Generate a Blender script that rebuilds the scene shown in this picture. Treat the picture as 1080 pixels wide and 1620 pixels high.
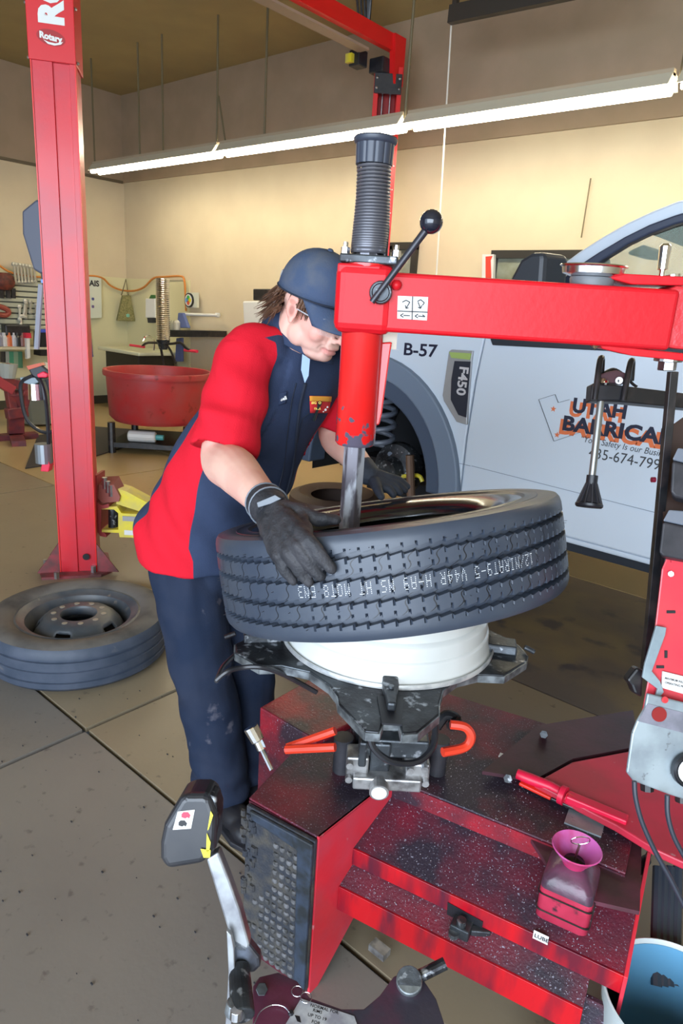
import bpy, bmesh, math, random
from mathutils import Vector as V, Matrix, noise
for o in list(bpy.data.objects): bpy.data.objects.remove(o)
SC = bpy.context.scene; COL = SC.collection
# ---------------- camera
CAMH = 1.62
def rad(a): return math.radians(a)
_p, _r, _y = rad(16.5), rad(3.7), rad(-40.2)
FW = V((math.sin(_y)*math.cos(_p), math.cos(_y)*math.cos(_p), -math.sin(_p)))
_r0 = V((math.cos(_y), -math.sin(_y), 0)); _u0 = _r0.cross(FW)
RI = _r0*math.cos(_r)+_u0*math.sin(_r); UP = -_r0*math.sin(_r)+_u0*math.cos(_r)
HR = V((RI.x, RI.y, 0)).normalized(); HF = V((FW.x, FW.y, 0)).normalized(); ZZ = V((0, 0, 1))
CC = V((0, 0, CAMH))
cam_d = bpy.data.cameras.new('camera'); cam = bpy.data.objects.new('camera', cam_d); COL.objects.link(cam)
cam_d.sensor_fit = 'HORIZONTAL'; cam_d.sensor_width = 24; cam_d.lens = 24; cam_d.clip_start = .05
cam.matrix_world = Matrix(((RI.x, UP.x, -FW.x, CC.x), (RI.y, UP.y, -FW.y, CC.y), (RI.z, UP.z, -FW.z, CC.z), (0, 0, 0, 1)))
SC.camera = cam
# ---------------- sky and light
w = bpy.data.worlds.new('world'); SC.world = w; w.use_nodes = True
bg = w.node_tree.nodes['Background']; bg.inputs[0].default_value = (.66, .81, 1, 1); bg.inputs[1].default_value = 3.0
def area(name, loc, target, sx, sy, power, color):
    l = bpy.data.lights.new(name, 'AREA'); l.shape = 'RECTANGLE'; l.size = sx; l.size_y = sy; l.energy = power; l.color = color
    o = bpy.data.objects.new(name, l); COL.objects.link(o); o.location = loc
    o.rotation_euler = (V(target)-V(loc)).to_track_quat('-Z', 'Y').to_euler(); return o
area('bay_door_daylight', (1.2, -3.5, 1.9), (-1.6, 2.5, .9), 6, 3.2, 470, (.78, .88, 1))
SC.view_settings.view_transform = 'Standard'; SC.view_settings.look = 'None'
SC.view_settings.exposure = .03; SC.view_settings.gamma = 1; SC.view_settings.use_curve_mapping = False
# ---------------- places measured in the photograph, turned into points of the room
def ray(u, v): return FW+RI*((u-540)/1080)-UP*((v-810)/1080)
def D(u, v, t): return CC+ray(u, v)*t
def PZ(u, v, z): d = ray(u, v); return CC+d*((z-CAMH)/d.z)
def PY(u, v, y): d = ray(u, v); return CC+d*(y/d.y)
def PX(u, v, x): d = ray(u, v); return CC+d*(x/d.x)
def PP(u, v, o, n): d = ray(u, v); return CC+d*((V(o)-CC).dot(n)/d.dot(n))
def zfor(P, v):   # height above P at which image row v is met
    a, b = -2., 6.
    for _ in range(40):
        m = (a+b)/2; q = V((P[0], P[1], m))-CC
        if 810-1080*q.dot(UP)/q.dot(FW) > v: a = m
        else: b = m
    return (a+b)/2
# ---------------- materials
MATS = {}
def mat(name, c, rough=.5, metal=0, c2=None, scale=8, thr=.5, soft=.12, bump=0, bscale=60, spec=.5, emit=None, trans=0, coat=0, c3=None, scale3=40, thr3=.65, detail=6, alpha=1, stretch=None):
    if name in MATS: return MATS[name]
    m = bpy.data.materials.new(name); m.use_nodes = True; nt = m.node_tree; N = nt.nodes; L = nt.links; P = N['Principled BSDF']
    P.inputs['Base Color'].default_value = (*c, 1); P.inputs['Roughness'].default_value = rough; P.inputs['Metallic'].default_value = metal
    P.inputs['Specular IOR Level'].default_value = spec
    if coat: P.inputs['Coat Weight'].default_value = coat; P.inputs['Coat Roughness'].default_value = .12
    if trans: P.inputs['Transmission Weight'].default_value = trans
    if alpha < 1: P.inputs['Alpha'].default_value = alpha
    if emit: P.inputs['Emission Color'].default_value = (*emit[0], 1); P.inputs['Emission Strength'].default_value = emit[1]
    tc = N.new('ShaderNodeNewGeometry'); vec = tc.outputs['Position']
    if stretch:
        mp = N.new('ShaderNodeMapping'); mp.inputs['Scale'].default_value = stretch; L.new(vec, mp.inputs[0]); vec = mp.outputs[0]
    last = None
    def layer(prev, col, sc, th, so):
        n = N.new('ShaderNodeTexNoise'); n.inputs['Scale'].default_value = sc; n.inputs['Detail'].default_value = detail; L.new(vec, n.inputs['Vector'])
        r = N.new('ShaderNodeMapRange'); r.inputs[1].default_value = th-so; r.inputs[2].default_value = th+so; L.new(n.outputs[0], r.inputs[0])
        mx = N.new('ShaderNodeMix'); mx.data_type = 'RGBA'; L.new(r.outputs[0], mx.inputs[0])
        if prev is None: mx.inputs[6].default_value = (*c, 1)
        else: L.new(prev, mx.inputs[6])
        mx.inputs[7].default_value = (*col, 1); return mx.outputs[2], r.outputs[0]
    if c2: last, f = layer(None, c2, scale, thr, soft)
    if c3: last, _ = layer(last, c3, scale3, thr3, .05)
    if last is not None: L.new(last, P.inputs['Base Color'])
    if bump:
        n = N.new('ShaderNodeTexNoise'); n.inputs['Scale'].default_value = bscale; n.inputs['Detail'].default_value = 4; L.new(vec, n.inputs['Vector'])
        b = N.new('ShaderNodeBump'); b.inputs['Strength'].default_value = bump; b.inputs['Distance'].default_value = .004; L.new(n.outputs[0], b.inputs['Height']); L.new(b.outputs[0], P.inputs['Normal'])
    MATS[name] = m; return m
red = mat('red_paint', (.66, .008, .016), .34, c2=(.56, .012, .02), scale=5, bump=.1, bscale=70, spec=.22)
lift_red = mat('lift_red', (.66, .016, .03), .36, c2=(.55, .03, .05), scale=4, bump=.08, coat=.15)
grimy = mat('grimy_red_paint', (.36, .006, .018), .42, c2=(.03, .014, .024), scale=6, thr=.45, soft=.16, c3=(.34, .33, .4), scale3=210, thr3=.69, bump=.3, bscale=120)
grimytop = mat('grimy_deck_paint', (.22, .007, .026), .5, c2=(.026, .018, .030), scale=5, thr=.42, soft=.16, c3=(.3, .3, .38), scale3=230, thr3=.665, bump=.4, bscale=150)
streaky = mat('streaky_red_paint', (.55, .005, .012), .3, c2=(.13, .008, .022), scale=15, thr=.54, soft=.12, bump=.15, stretch=(1, 1, .25), coat=.2, c3=(.04, .012, .03), scale3=9, thr3=.63)
cleanred = mat('washed_red_paint', (.72, .03, .05), .35, c2=(.62, .05, .08), scale=9, c3=(.55, .45, .48), scale3=24, thr3=.72, bump=.1)
blackp = mat('black_plastic', (.012, .013, .017), .35, c2=(.03, .03, .035), scale=10)
blackm = mat('black_metal', (.012, .012, .014), .3, c2=(.04, .03, .03), scale=20, thr=.6)
rubber = mat('black_rubber', (.017, .018, .023), .55, c2=(.035, .033, .04), scale=18, bump=.1)
steel = mat('steel', (.55, .56, .58), .32, 1, c2=(.25, .23, .23), scale=14, thr=.6)
chrome = mat('chrome', (.8, .8, .82), .1, 1)
dsteel = mat('dark_greasy_steel', (.07, .08, .09), .38, .55, c2=(.02, .02, .024), scale=9, c3=(.35, .37, .4), scale3=40, thr3=.64, bump=.3, bscale=70)
edge = mat('worn_steel_edge', (.3, .33, .35), .4, .6, c2=(.1, .11, .12), scale=30)
alu = mat('cast_aluminium', (.5, .5, .5), .4, .75, c2=(.16, .15, .15), scale=25, thr=.55)
galv = mat('galvanised_plate', (.36, .42, .45), .45, .35, c2=(.24, .28, .31), scale=12, c3=(.1, .1, .11), scale3=60, thr3=.7)
white = mat('white_plastic', (.75, .75, .73), .4)
paper = mat('label_paper', (.68, .68, .66), .5)
ink = mat('black_ink', (.01, .01, .014), .5)
yellow = mat('yellow_paint', (.75, .62, .03), .4, c2=(.6, .5, .1), scale=12)
glass = mat('clear_glass', (.75, .85, .8), .03, alpha=.22, spec=.8)
# ---------------- mesh helper
OFF = {}
def basis(d):
    d = V(d).normalized(); a = V((0, 0, 1)) if abs(d.z) < .9 else V((1, 0, 0)); x = a.cross(d).normalized(); return x, d.cross(x), d
class M:
    def __init__(s): s.b = bmesh.new()
    def box(s, c, size, ax=None):
        X, Y, Z = ax if ax else (V((1, 0, 0)), V((0, 1, 0)), ZZ); c = V(c); vs = []
        for k in (-1, 1):
            for j, i in ((-1, -1), (-1, 1), (1, 1), (1, -1)): vs.append(s.b.verts.new(c+X*(i*size[0]/2)+Y*(j*size[1]/2)+Z*(k*size[2]/2)))
        for f in ((3, 2, 1, 0), (4, 5, 6, 7), (0, 1, 5, 4), (1, 2, 6, 5), (2, 3, 7, 6), (3, 0, 4, 7)): s.b.faces.new([vs[i] for i in f])
        return s
    def bar(s, p, q, w, h, up=ZZ):
        p, q = V(p), V(q); d = (q-p).normalized(); x = d.cross(V(up)).normalized(); y = x.cross(d)
        return s.box((p+q)/2, (w, h, (q-p).length), (x, y, d))
    def prism(s, pts, vec):
        vec = V(vec); a = [s.b.verts.new(V(p)) for p in pts]; b = [s.b.verts.new(V(p)+vec) for p in pts]; n = len(a)
        s.b.faces.new(a[::-1]); s.b.faces.new(b)
        for i in range(n): s.b.faces.new((a[i], a[(i+1) % n], b[(i+1) % n], b[i]))
        return s
    def rings(s, rings, caps=True, closed=False):
        R = [[s.b.verts.new(p) for p in r] for r in rings]; n = len(R[0])
        for i in range(len(R)-(0 if closed else 1)):
            A, B = R[i], R[(i+1) % len(R)]
            for j in range(n): s.b.faces.new((A[j], A[(j+1) % n], B[(j+1) % n], B[j]))
        if caps and not closed: s.b.faces.new(R[0][::-1]); s.b.faces.new(R[-1])
        return s
    def cyl(s, p, q, r, r2=None, n=16):
        p, q = V(p), V(q); x, y, d = basis(q-p); r2 = r if r2 is None else r2
        return s.rings([[c+x*(k*math.cos(2*math.pi*i/n))+y*(k*math.sin(2*math.pi*i/n)) for i in range(n)] for c, k in ((p, r), (q, r2))])
    def tube(s, pts, r, n=8, closed=False, sub=0):
        pts = [V(p) for p in pts]
        if sub: pts = crom(pts, sub)
        out = []; m = len(pts); x = None
        for i, p in enumerate(pts):
            d = (pts[min(i+1, m-1)]-pts[max(i-1, 0)]).normalized() if not closed else (pts[(i+1) % m]-pts[i-1]).normalized()
            if x is None: x = basis(d)[0]
            x = (x-d*x.dot(d)).normalized(); y = d.cross(x); k = r[i*len(r)//m] if isinstance(r, (list, tuple)) else r
            out.append([p+x*(k*math.cos(2*math.pi*j/n))+y*(k*math.sin(2*math.pi*j/n)) for j in range(n)])
        return s.rings(out, closed=closed)
    def lathe(s, prof, o, ax=ZZ, n=32, closed=False, ang=None):
        o = V(o); x, y, d = basis(ax); R = []
        for k in range(n):
            a = 2*math.pi*k/n; e = x*math.cos(a)+y*math.sin(a); R.append([o+e*r+d*h for r, h in prof])
        VS = [[s.b.verts.new(p) for p in q] for q in R]; m = len(prof)
        for k in range(n):
            A, B = VS[k], VS[(k+1) % n]
            for i in range(m if closed else m-1):
                try: s.b.faces.new((A[i], B[i], B[(i+1) % m], A[(i+1) % m]))
                except ValueError: pass
        bmesh.ops.remove_doubles(s.b, verts=s.b.verts, dist=1e-6); return s
    def sph(s, c, r, sc=(1, 1, 1), ax=None, n=16):
        X, Y, Z = ax if ax else (V((1, 0, 0)), V((0, 1, 0)), ZZ); c = V(c); R = []
        for i in range(1, n//2):
            t = math.pi*i/(n//2); R.append([c+X*(r*sc[0]*math.sin(t)*math.cos(2*math.pi*j/n))+Y*(r*sc[1]*math.sin(t)*math.sin(2*math.pi*j/n))+Z*(-r*sc[2]*math.cos(t)) for j in range(n)])
        return s.rings(R)
    def grid(s, nu, nv, f, thick=None):
        G = [[s.b.verts.new(f(i/nu, j/nv)) for j in range(nv+1)] for i in range(nu+1)]
        for i in range(nu):
            for j in range(nv): s.b.faces.new((G[i][j], G[i+1][j], G[i+1][j+1], G[i][j+1]))
        return s
    def build(s, name, m, parent=None, smooth=False, bevel=0, seg=2, fix=True, thick=0):
        if fix: bmesh.ops.recalc_face_normals(s.b, faces=s.b.faces)
        if parent is None:
            xs = [v.co for v in s.b.verts]; o = V(((min(p.x for p in xs)+max(p.x for p in xs))/2, (min(p.y for p in xs)+max(p.y for p in xs))/2, min(p.z for p in xs)))
        else: o = OFF[parent.name]
        for v in s.b.verts: v.co -= o
        if smooth:
            for f in s.b.faces: f.smooth = True
        me = bpy.data.meshes.new(name); s.b.to_mesh(me); s.b.free()
        if smooth and smooth != 2:
            try: me.set_sharp_from_angle(angle=rad(40))
            except Exception: pass
        for q in (m if isinstance(m, (list, tuple)) else [m]): me.materials.append(q)
        ob = bpy.data.objects.new(name, me); COL.objects.link(ob); OFF[ob.name] = o
        if parent is None: ob.location = o
        else: ob.parent = parent
        if bevel:
            b = ob.modifiers.new('bevel', 'BEVEL'); b.width = bevel; b.segments = seg; b.limit_method = 'ANGLE'; b.angle_limit = rad(35)
        if thick: q = ob.modifiers.new('solid', 'SOLIDIFY'); q.thickness = thick
        return ob
def crom(p, k):
    out = []; n = len(p)
    for i in range(n-1):
        a, b, c, d = p[max(i-1, 0)], p[i], p[i+1], p[min(i+2, n-1)]
        for j in range(k):
            t = j/k; out.append(.5*((2*b)+(c-a)*t+(2*a-5*b+4*c-d)*t*t+(3*b-a-3*c+d)*t**3))
    out.append(p[-1]); return out
def tag(o, label=None, cat=None, group=None, kind=None):
    for k, x in (('label', label), ('category', cat), ('group', group), ('kind', kind)):
        if x: o[k] = x
    return o
def root(name, label, cat, loc, group=None, kind=None):
    o = bpy.data.objects.new(name, None); COL.objects.link(o); o.location = V(loc); o.empty_display_size = .1; OFF[o.name] = V(loc)
    return tag(o, label, cat, group, kind)
FONT = None
def text(s, mb, o, X, Y, h, depth=.0006, align='LEFT', bold=0, shear=0, mirror=False):
    """letters as thin raised geometry: origin o, reading direction X, letter-up Y, cap height h"""
    cu = bpy.data.curves.new('t', 'FONT'); cu.body = s; cu.size = 1; cu.align_x = align; cu.offset = bold; cu.shear = shear; cu.resolution_u = 3
    ob = bpy.data.objects.new('t', cu); COL.objects.link(ob); dg = bpy.context.evaluated_depsgraph_get(); me = ob.evaluated_get(dg).to_mesh()
    X = V(X).normalized(); Y = V(Y).normalized(); n = X.cross(Y); o = V(o)
    k_ = h/.7; vs = [mb.b.verts.new(o+X*(v.co.x*k_)+Y*(v.co.y*k_)+n*depth) for v in me.vertices]
    for p in me.polygons:
        try: mb.b.faces.new([vs[i] for i in p.vertices])
        except ValueError: pass
    ob.evaluated_get(dg).to_mesh_clear(); bpy.data.objects.remove(ob); bpy.data.curves.remove(cu); return mb
# ================= the setting
XL, YB, ZC = -9.75, 6.1, 4.33
concrete = mat('concrete', (.19, .17, .15), .4, c2=(.24, .215, .185), scale=1.6, soft=.25, c3=(.13, .11, .10), scale3=26, thr3=.68, bump=.12, bscale=50)
tanc = mat('concrete_warm_light_mid', (.24, .195, .13), .36, c2=(.30, .24, .16), scale=1.4, soft=.25, c3=(.14, .11, .08), scale3=20, thr3=.7, bump=.1, bscale=50)  # weaker tint of the warm tube light, painted into mid and left slabs
greyb = mat('mottled_grey_brown_concrete', (.15, .125, .11), .3, c2=(.24, .19, .11), scale=1.9, thr=.55, soft=.1, c3=(.09, .08, .09), scale3=5, thr3=.62, bump=.08)  # mottled grey-brown, darker than the other far slabs
ochre = mat('concrete_warm_light_far', (.40, .29, .13), .3, c2=(.46, .34, .17), scale=1.2, soft=.25, c3=(.2, .15, .08), scale3=16, thr3=.72, bump=.08, bscale=50)  # yellow cast of the warm tubes painted into the far slabs
joint = mat('joint_filler', (.10, .125, .18), .35)
wallm = mat('cream_wall_paint', (.66, .56, .39), .7, c2=(.62, .52, .36), scale=2, bump=.06)
wallup = mat('tan_upper_wall_paint', (.38, .28, .19), .8, c2=(.34, .255, .17), scale=3)
ceilm = mat('ceiling_board', (.36, .28, .13), .85, c2=(.32, .25, .12), scale=2)
# slab joints run with the walls
g1a, g1b = PZ(0, 1065, 0), PZ(300, 1255, 0)      # joint along X
g2a, g2b = PZ(0, 1225, 0), PZ(275, 1085, 0)      # joint along Y
y1 = 1.14; x1 = -2.185
ys = [-3.6, -1.2, y1, 2.75, 4.3, YB+.05]; xs = [XL-.05, -7.6, -5.6, x1-.0, .9, 4.6]
fl = M().box((-2.6, 1.25, -.062), (14.5, 9.9, .08)).build('floor', joint); tag(fl, kind='structure')
J = .011; JJ = lambda j: .011 if j < 2 else .006
for i in range(5):
    for j in range(5):
        a, b, c, d = xs[i]+J, xs[i+1]-J, ys[j]+JJ(j), ys[j+1]-JJ(j+.9)
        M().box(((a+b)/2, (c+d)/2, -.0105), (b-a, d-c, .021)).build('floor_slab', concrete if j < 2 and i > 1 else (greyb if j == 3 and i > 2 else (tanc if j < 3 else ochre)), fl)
W = M().box(((XL+4.6)/2, YB+.1, 1.6), (4.6-XL, .2, 3.2)).build('wall_back', wallm); tag(W, kind='structure')
M().box(((XL+4.6)/2, YB+.07, 3.2+.57), (4.6-XL, .2, 1.14)).build('upper_wall', wallup, W)
W = M().box((XL-.1, 1.3, 1.6), (.2, YB+3.6, 3.2)).build('wall_left', wallm); tag(W, kind='structure')
M().box((XL-.07, 1.3, 3.77), (.2, YB+3.6, 1.14)).build('upper_wall', wallup, W)
W = M().box((4.7, 1.3, ZC/2), (.2, YB+3.6, ZC)).build('added_wall_right', wallm); tag(W, kind='structure')  # unseen wall, added to cut fill light from the right
m = M().box((-6.7, -3.6, ZC/2), (6.1, .2, ZC)); m.box((.45, -3.6, ZC-.4), (8.3, .2, .8)); W = m.build('added_wall_front', wallm); tag(W, kind='structure')  # unseen wall, added so daylight enters only through the bay opening
T = M().box((XL+.045, 1.2, 3.2), (.03, YB+3.6, .035)).build('trim_left', mat('brown_trim', (.13, .1, .06), .6)); tag(T, kind='structure')
T = M().box((XL+.02, 1.2, .06), (.04, YB+3.6, .12)).build('baseboard_left', mat('dark_base', (.06, .05, .03), .6)); tag(T, kind='structure')
C_ = M().box((-2.6, 1.3, ZC+.06), (14.6, 9.9, .12)).build('ceiling', ceilm); tag(C_, kind='structure')
# lower painted dado behind the wash corner, a lighter green-cream
dado = mat('pale_green_cream_paint', (.68, .64, .40), .6)
zd = 1.87
T = M().box((XL+.008, 4.9, zd/2), (.016, 2.4, zd)).build('trim_1', dado); tag(T, kind='structure')
T = M().box((-8.95, YB-.008, zd/2), (1.6, .016, zd)).build('trim_2', dado); tag(T, kind='structure')
def win(i, x, z, wd, h):
    f = root('window_%d' % i, None, None, (x+wd/2, YB, z), kind='structure')
    dk = mat('dark_window_frame', (.03, .028, .025), .4); m = M()
    for a in (0, wd/2, wd): m.box((x+a, YB-.02, z+h/2), (.06, .06, h))
    for a in (0, h): m.box((x+wd/2, YB-.02, z+a), (wd+.06, .06, .07))
    m.build('window_frame', dk, f); M().box((x+wd/2, YB-.005, z+h/2), (wd, .01, h)).build('pane', mat('window_pane', (.32, .36, .3), .06, c2=(.16, .15, .1), scale=3), f)
wa = PY(614, 390, YB); win(1, wa.x-.25, wa.z-1.1, .62, 1.1)
wa = PY(785, 403, YB); win(2, wa.x, wa.z-1.0, 1.0, 1.0)
# ================= fluorescent lights
lm = mat('lit_tube', (1, 1, 1), .4, emit=((1, .89, .66), 34)); lw = mat('white_fixture_enamel', (.62, .58, .46), .4)
zl, yl = 3.06, 5.0
xa, xb = PZ(145, 275, zl).x, 0.9
xq = [PZ(u, v, zl).x for u, v in ((145, 275), (343, 246), (640, 205), (1072, 148))]
xq = [xq[0], xq[1], xq[2], xq[3], xq[3]+2.4]
FL = ['leftmost, nearest the far corner of the room', 'second from the left, behind the rear red lift post', 'third from the left, long and bright above the white truck', 'rightmost, partly cut by the photo edge']
for i in range(4):
    a, b = xq[i]+.02, xq[i+1]-.03
    r = root('fluorescent_light', 'long hanging fluorescent strip light, '+FL[i], 'light', ((a+b)/2, yl, zl), 'hanging strip lights along the back wall')
    M().prism([(a, yl-.09, zl+.03), (a, yl-.03, zl+.11), (a, yl+.06, zl+.11), (a, yl+.12, zl+.03), (a, yl+.1, zl+.03), (a, yl+.05, zl+.085), (a, yl-.02, zl+.085), (a, yl-.07, zl+.03)], (b-a, 0, 0)).build('reflector', lw, r)
    M().cyl((a+.02, yl-.045, zl+.02), (b-.02, yl-.045, zl+.02), .022, n=10).build('tube', lm, r, 1)
    M().cyl((a+.02, yl+.06, zl+.02), (b-.02, yl+.06, zl+.02), .022, n=10).build('tube', lm, r, 1)
    M().bar((a, yl, zl+.115), (b, yl, zl+.115), .05, .04).build('ballast_channel', mat('beige_enamel', (.42, .34, .24), .6), r)
wire = mat('dull_wire', (.16, .13, .07), .6)
hang = [(150, 130, 262), (221, 148, 246), (258, 104, 246), (343, 74, 230), (418, 102, 220), (640, 0, 190), (1075, 90, 130)]
for k, (u, v0, v1) in enumerate(hang):
    p = PY(u, v1, yl); q = V((p.x, yl, ZC)); m = M().tube([p, q], .012, 6)
    if k == 3: m.tube([p+V((.14, 0, 0)), p+V((.02, 0, .45))], .01, 6)
    m.build('hanger', wire, r if False else bpy.data.objects['fluorescent_light'] if k < 4 else r) if False else tag(m.build('hanging_rod', wire), 'thin dull rod holding up the strip lights, %s' % ['at the far left corner', 'second from left, close to the corner', 'third from left with a ceiling hook', 'forked at its lower end', 'just right of the forked one', 'behind the rear red lift post', 'at the right photo edge'][k], 'rod', 'rods of the strip lights')
tag(M().tube([PY(715, 14, 5.2), PY(704, 200, 5.2), PY(690, 436, 5.2), PY(685, 560, 5.2)], .007, 6).build('pull_cord', mat('white_cord', (.75, .72, .65), .5)), 'thin white pull cord hanging down from the door track', 'cord')
m = M().bar(PY(712, 24, 5.15), PY(1010, -40, 5.15), .06, .12); tr = root('door_track', 'dark overhead door track hanging under the ceiling at the top right', 'track', PY(712, 24, 5.15))
m.build('rail', mat('dark_track', (.035, .03, .025), .5), tr); M().bar(PY(719, 22, 5.15), PY(721, 0, 5.15)+V((0, 0, .3)), .04, .04).build('hanger_strap', MATS['dark_track'], tr)
# ================= lift posts
wdir = V((ray(5688, 790).x, ray(5688, 790).y, 0)).normalized()
def post(b, wd, hx, hgt, wdir, near, r):
    n = V((wdir.y, -wdir.x, 0)).normalized()
    if n.dot(b-V((0, 0, 0))) > 0: n = -n      # n points at the camera
    h = hx; d = .15
    def q(a, c, z): return b+wdir*a-n*c+ZZ*z
    return n, q
b1 = PZ(125, 908, 0); r = root('lift_post', 'tall red two-post lift column with white lettering, standing at the left behind the loose tyre', 'lift post', b1)
n1, q1 = post(b1, .2, 0, 4, wdir, 1, r)
H1 = 3.9; w_ = .098
m = M()   # folded column, left half flat and right half stepped back
prof = [(-w_, 0), (-.005, 0), (.0, .02), (.07, .02), (.075, .0), (w_, 0), (w_, .2), (.06, .2), (.06, .19), (w_-.012, .19), (w_-.012, .012), (-w_+.012, .012), (-w_+.012, .19), (-.06, .19), (-.06, .2), (-w_, .2)]
m.prism([q1(a, c, .015) for a, c in prof], ZZ*(H1-.015)); m.build('column', lift_red, r)
for sx in (-1, 1): M().box(q1(sx*(w_+.004), .02, H1/2), (.006, .05, H1), (wdir, n1, ZZ)).build('side_flange', mat('lift_edge_red', (.75, .02, .02), .35), r)
cv = M().prism([q1(a, c, 2.69) for a, c in ((-.11, -.012), (.108, -.012), (.108, .22), (-.11, .22))], ZZ*1.2).build('cover', mat('cover_red', (.62, .012, .02), .4), r, bevel=.003)
lt = mat('silver_lettering', (.72, .74, .72), .5)
m = M(); text('ROTARY', m, q1(.055, -.0135, 2.845), ZZ, -wdir, .105, 0, bold=.06); m.build('lettering', lt, cv)
m = M(); o = q1(-.002, -.0128, 2.79)
m.prism([o+wdir*(.065*math.cos(a))+ZZ*(.034*math.sin(a)-.012*math.cos(a)*.5) for a in [i*math.pi/12 for i in range(24)]], n1*.001); m.build('badge', mat('badge_red', (.35, .01, .015), .4), cv)
m = M(); text('Rotary', m, o-wdir*.052+n1*.0015-ZZ*.004, wdir-ZZ*.12, ZZ, .026, 0, bold=.05)
m.prism([o+n1*.0015+wdir*a+ZZ*z for a, z in ((-.035, -.012), (-.01, -.02), (.02, -.022), (.055, -.012), (.045, -.024), (.015, -.032), (-.015, -.028))], n1*.0006); m.build('badge_script', lt, cv)
for a, z in ((-.113, 2.7), (.113, 2.7), (.113, 2.93), (-.113, 2.93)): M().sph(q1(a, .01, z), .009, n=8).build('screw', steel, r)
bp = M().prism([PZ(u, v, 0) for u, v in ((62, 905), (66, 918), (160, 913), (178, 905), (171, 878), (140, 874), (78, 885))], ZZ*.016).build('base_plate', mat('faded_red', (.3, .05, .06), .5, c2=(.12, .05, .05), scale=12), r)
for a, s in ((-.1, -1), (.1, 1)):
    M().prism([q1(a, .0, .016), q1(a+s*.13, -.02, .016), q1(a, 0, .2)], -n1*.012).build('gusset', MATS['faded_red'], r)
M().prism([q1(-.1, .2, .016), q1(-.22, .3, .016), q1(-.1, .2, .2)], n1*.012).build('gusset', MATS['faded_red'], r)
for u, v in ((73, 895), (90, 915), (148, 905)): M().cyl(PZ(u, v, .016), PZ(u, v, .016)+ZZ*.04, .016, n=6).build('anchor_bolt', steel, r)
M().lathe([(0, 0), (.02, 0), (.02, .004), (0, .004)], q1(.045, -.001, .11), n1, 12).build('cable_hole', ink, r)
# rear post
b2 = V((-4.36, 5.42, 0)); w2 = HR; r = root('lift_post', 'red two-post lift column rising behind the arm of the tyre machine, open channel with cables', 'lift post', b2)
zt = zfor(b2, 105)
def q2(a, c, z): return b2+w2*a+HF*c+ZZ*z
w_ = .125
m = M().prism([q2(a, c, 0) for a, c in ((-w_, 0), (-w_+.04, 0), (-w_+.04, .01), (-w_+.01, .01), (-w_+.01, .2), (w_-.01, .2), (w_-.01, .01), (w_-.04, .01), (w_-.04, 0), (w_, 0), (w_, .21), (-w_, .21))], ZZ*zt); m.build('column', mat('bright_lift_red', (.68, .01, .01), .4), r)
M().box(q2(0, .17, zt/2), (.15, .02, zt-.1), (w2, HF, ZZ)).build('channel_back', mat('deep_red', (.3, .01, .01), .5), r)
for a in (-.04, .03): M().tube([q2(a, .1, .1), q2(a, .1, zt-.1)], .007, 6).build('cable', steel, r)
hb = M().box(q2(0, -.01, zt-.14), (.245, .03, .16), (w2, HF, ZZ)).build('header_bracket', blackp, r, bevel=.004)
for a, z in ((-.1, .1), (.1, .1), (-.1, .18), (.1, .18)): M().sph(q2(a, -.03, zt-z), .013, n=8).build('bolt', steel, hb)
for z in range(9): M().sph(q2(w_-.018, -.002, zt-.8-z*.2), .008, n=6).build('rivet', steel, r)
bm_ = root('cross_beam', 'red overhead cross beam of the lift running from the rear post towards the camera', 'beam', q2(.06, 0, zt))
pA, pB = q2(.05, .05, zt+.06), None
dirb = V((.0, -1, 0)); pB = pA+dirb*4.4
M().bar(pA+ZZ*.12, pB+ZZ*.12, .06, .13).build('beam', MATS['bright_lift_red'], bm_)
M().bar(pA+V((-.12, -.3, .02)), pB+V((-.12, 0, .02)), .12, .02).build('under_tray', mat('tan_tray', (.36, .27, .2), .6), bm_)
M().prism([pA+V((0, -.1, .18)), pA+V((.0, .06, .18)), pA+V((0, .06, -.2)), pA+V((0, -.06, -.2))], V((.06, 0, 0))).build('end_plate', MATS['bright_lift_red'], bm_)
sw = M().box(pA+V((-.22, -.25, -.02)), (.12, .12, .13)).build('limit_switch', blackp, bm_, bevel=.01); M().box(pA+V((-.25, -.33, -.03)), (.07, .04, .07), ).build('switch_cover', yellow, sw)
M().box(pA+V((-.08, -.1, -.06)), (.16, .14, .12)).build('pulley_housing', blackp, bm_, bevel=.01)
m = M(); 
for k in range(3): m.tube([pA+V((-.2+.03*k, -.25, .15)), pA+V((-.24+.04*k, -.3, .5)), pA+V((-.17, -.3, .78)), pA+V((-.12+.02*k, -.3, .5)), pA+V((-.13, -.25, .15))], .012, 6, sub=6)
tag(m.build('hose_coil', blackp), 'coil of black hose looped over the cross beam of the lift', 'hose')
# yellow swing arm behind the near post
o = D(190, 812, 4.15); r = root('lift_swing_arm', 'yellow swing arm of the lift held in a red bracket beside the near post', 'lift arm', V((o.x, o.y, 0)))
nn = -HF
def Q(u, v, dd=0): return PP(u, v, o, HF)+HF*dd
M().prism([Q(u, v) for u, v in ((148, 752), (153, 752), (153, 795), (160, 800), (172, 797), (172, 803), (160, 806), (159, 838), (168, 846), (168, 850), (158, 848), (148, 830))], HF*.14).build('carriage_bracket', mat('dull_red', (.35, .05, .05), .5), r)
M().prism([Q(u, v, .02) for u, v in ((154, 769), (178, 768), (188, 788), (186, 795), (160, 797), (153, 790))], ZZ*.03+HF*.1).build('pivot_plate', mat('brown_red', (.28, .08, .06), .5), r)
for u, v in ((163, 775), (168, 781), (173, 787)): M().cyl(Q(u, v, .03)+ZZ*.0, Q(u, v, .03)+ZZ*.07, .016, n=8).build('bolt', steel, r)
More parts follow.
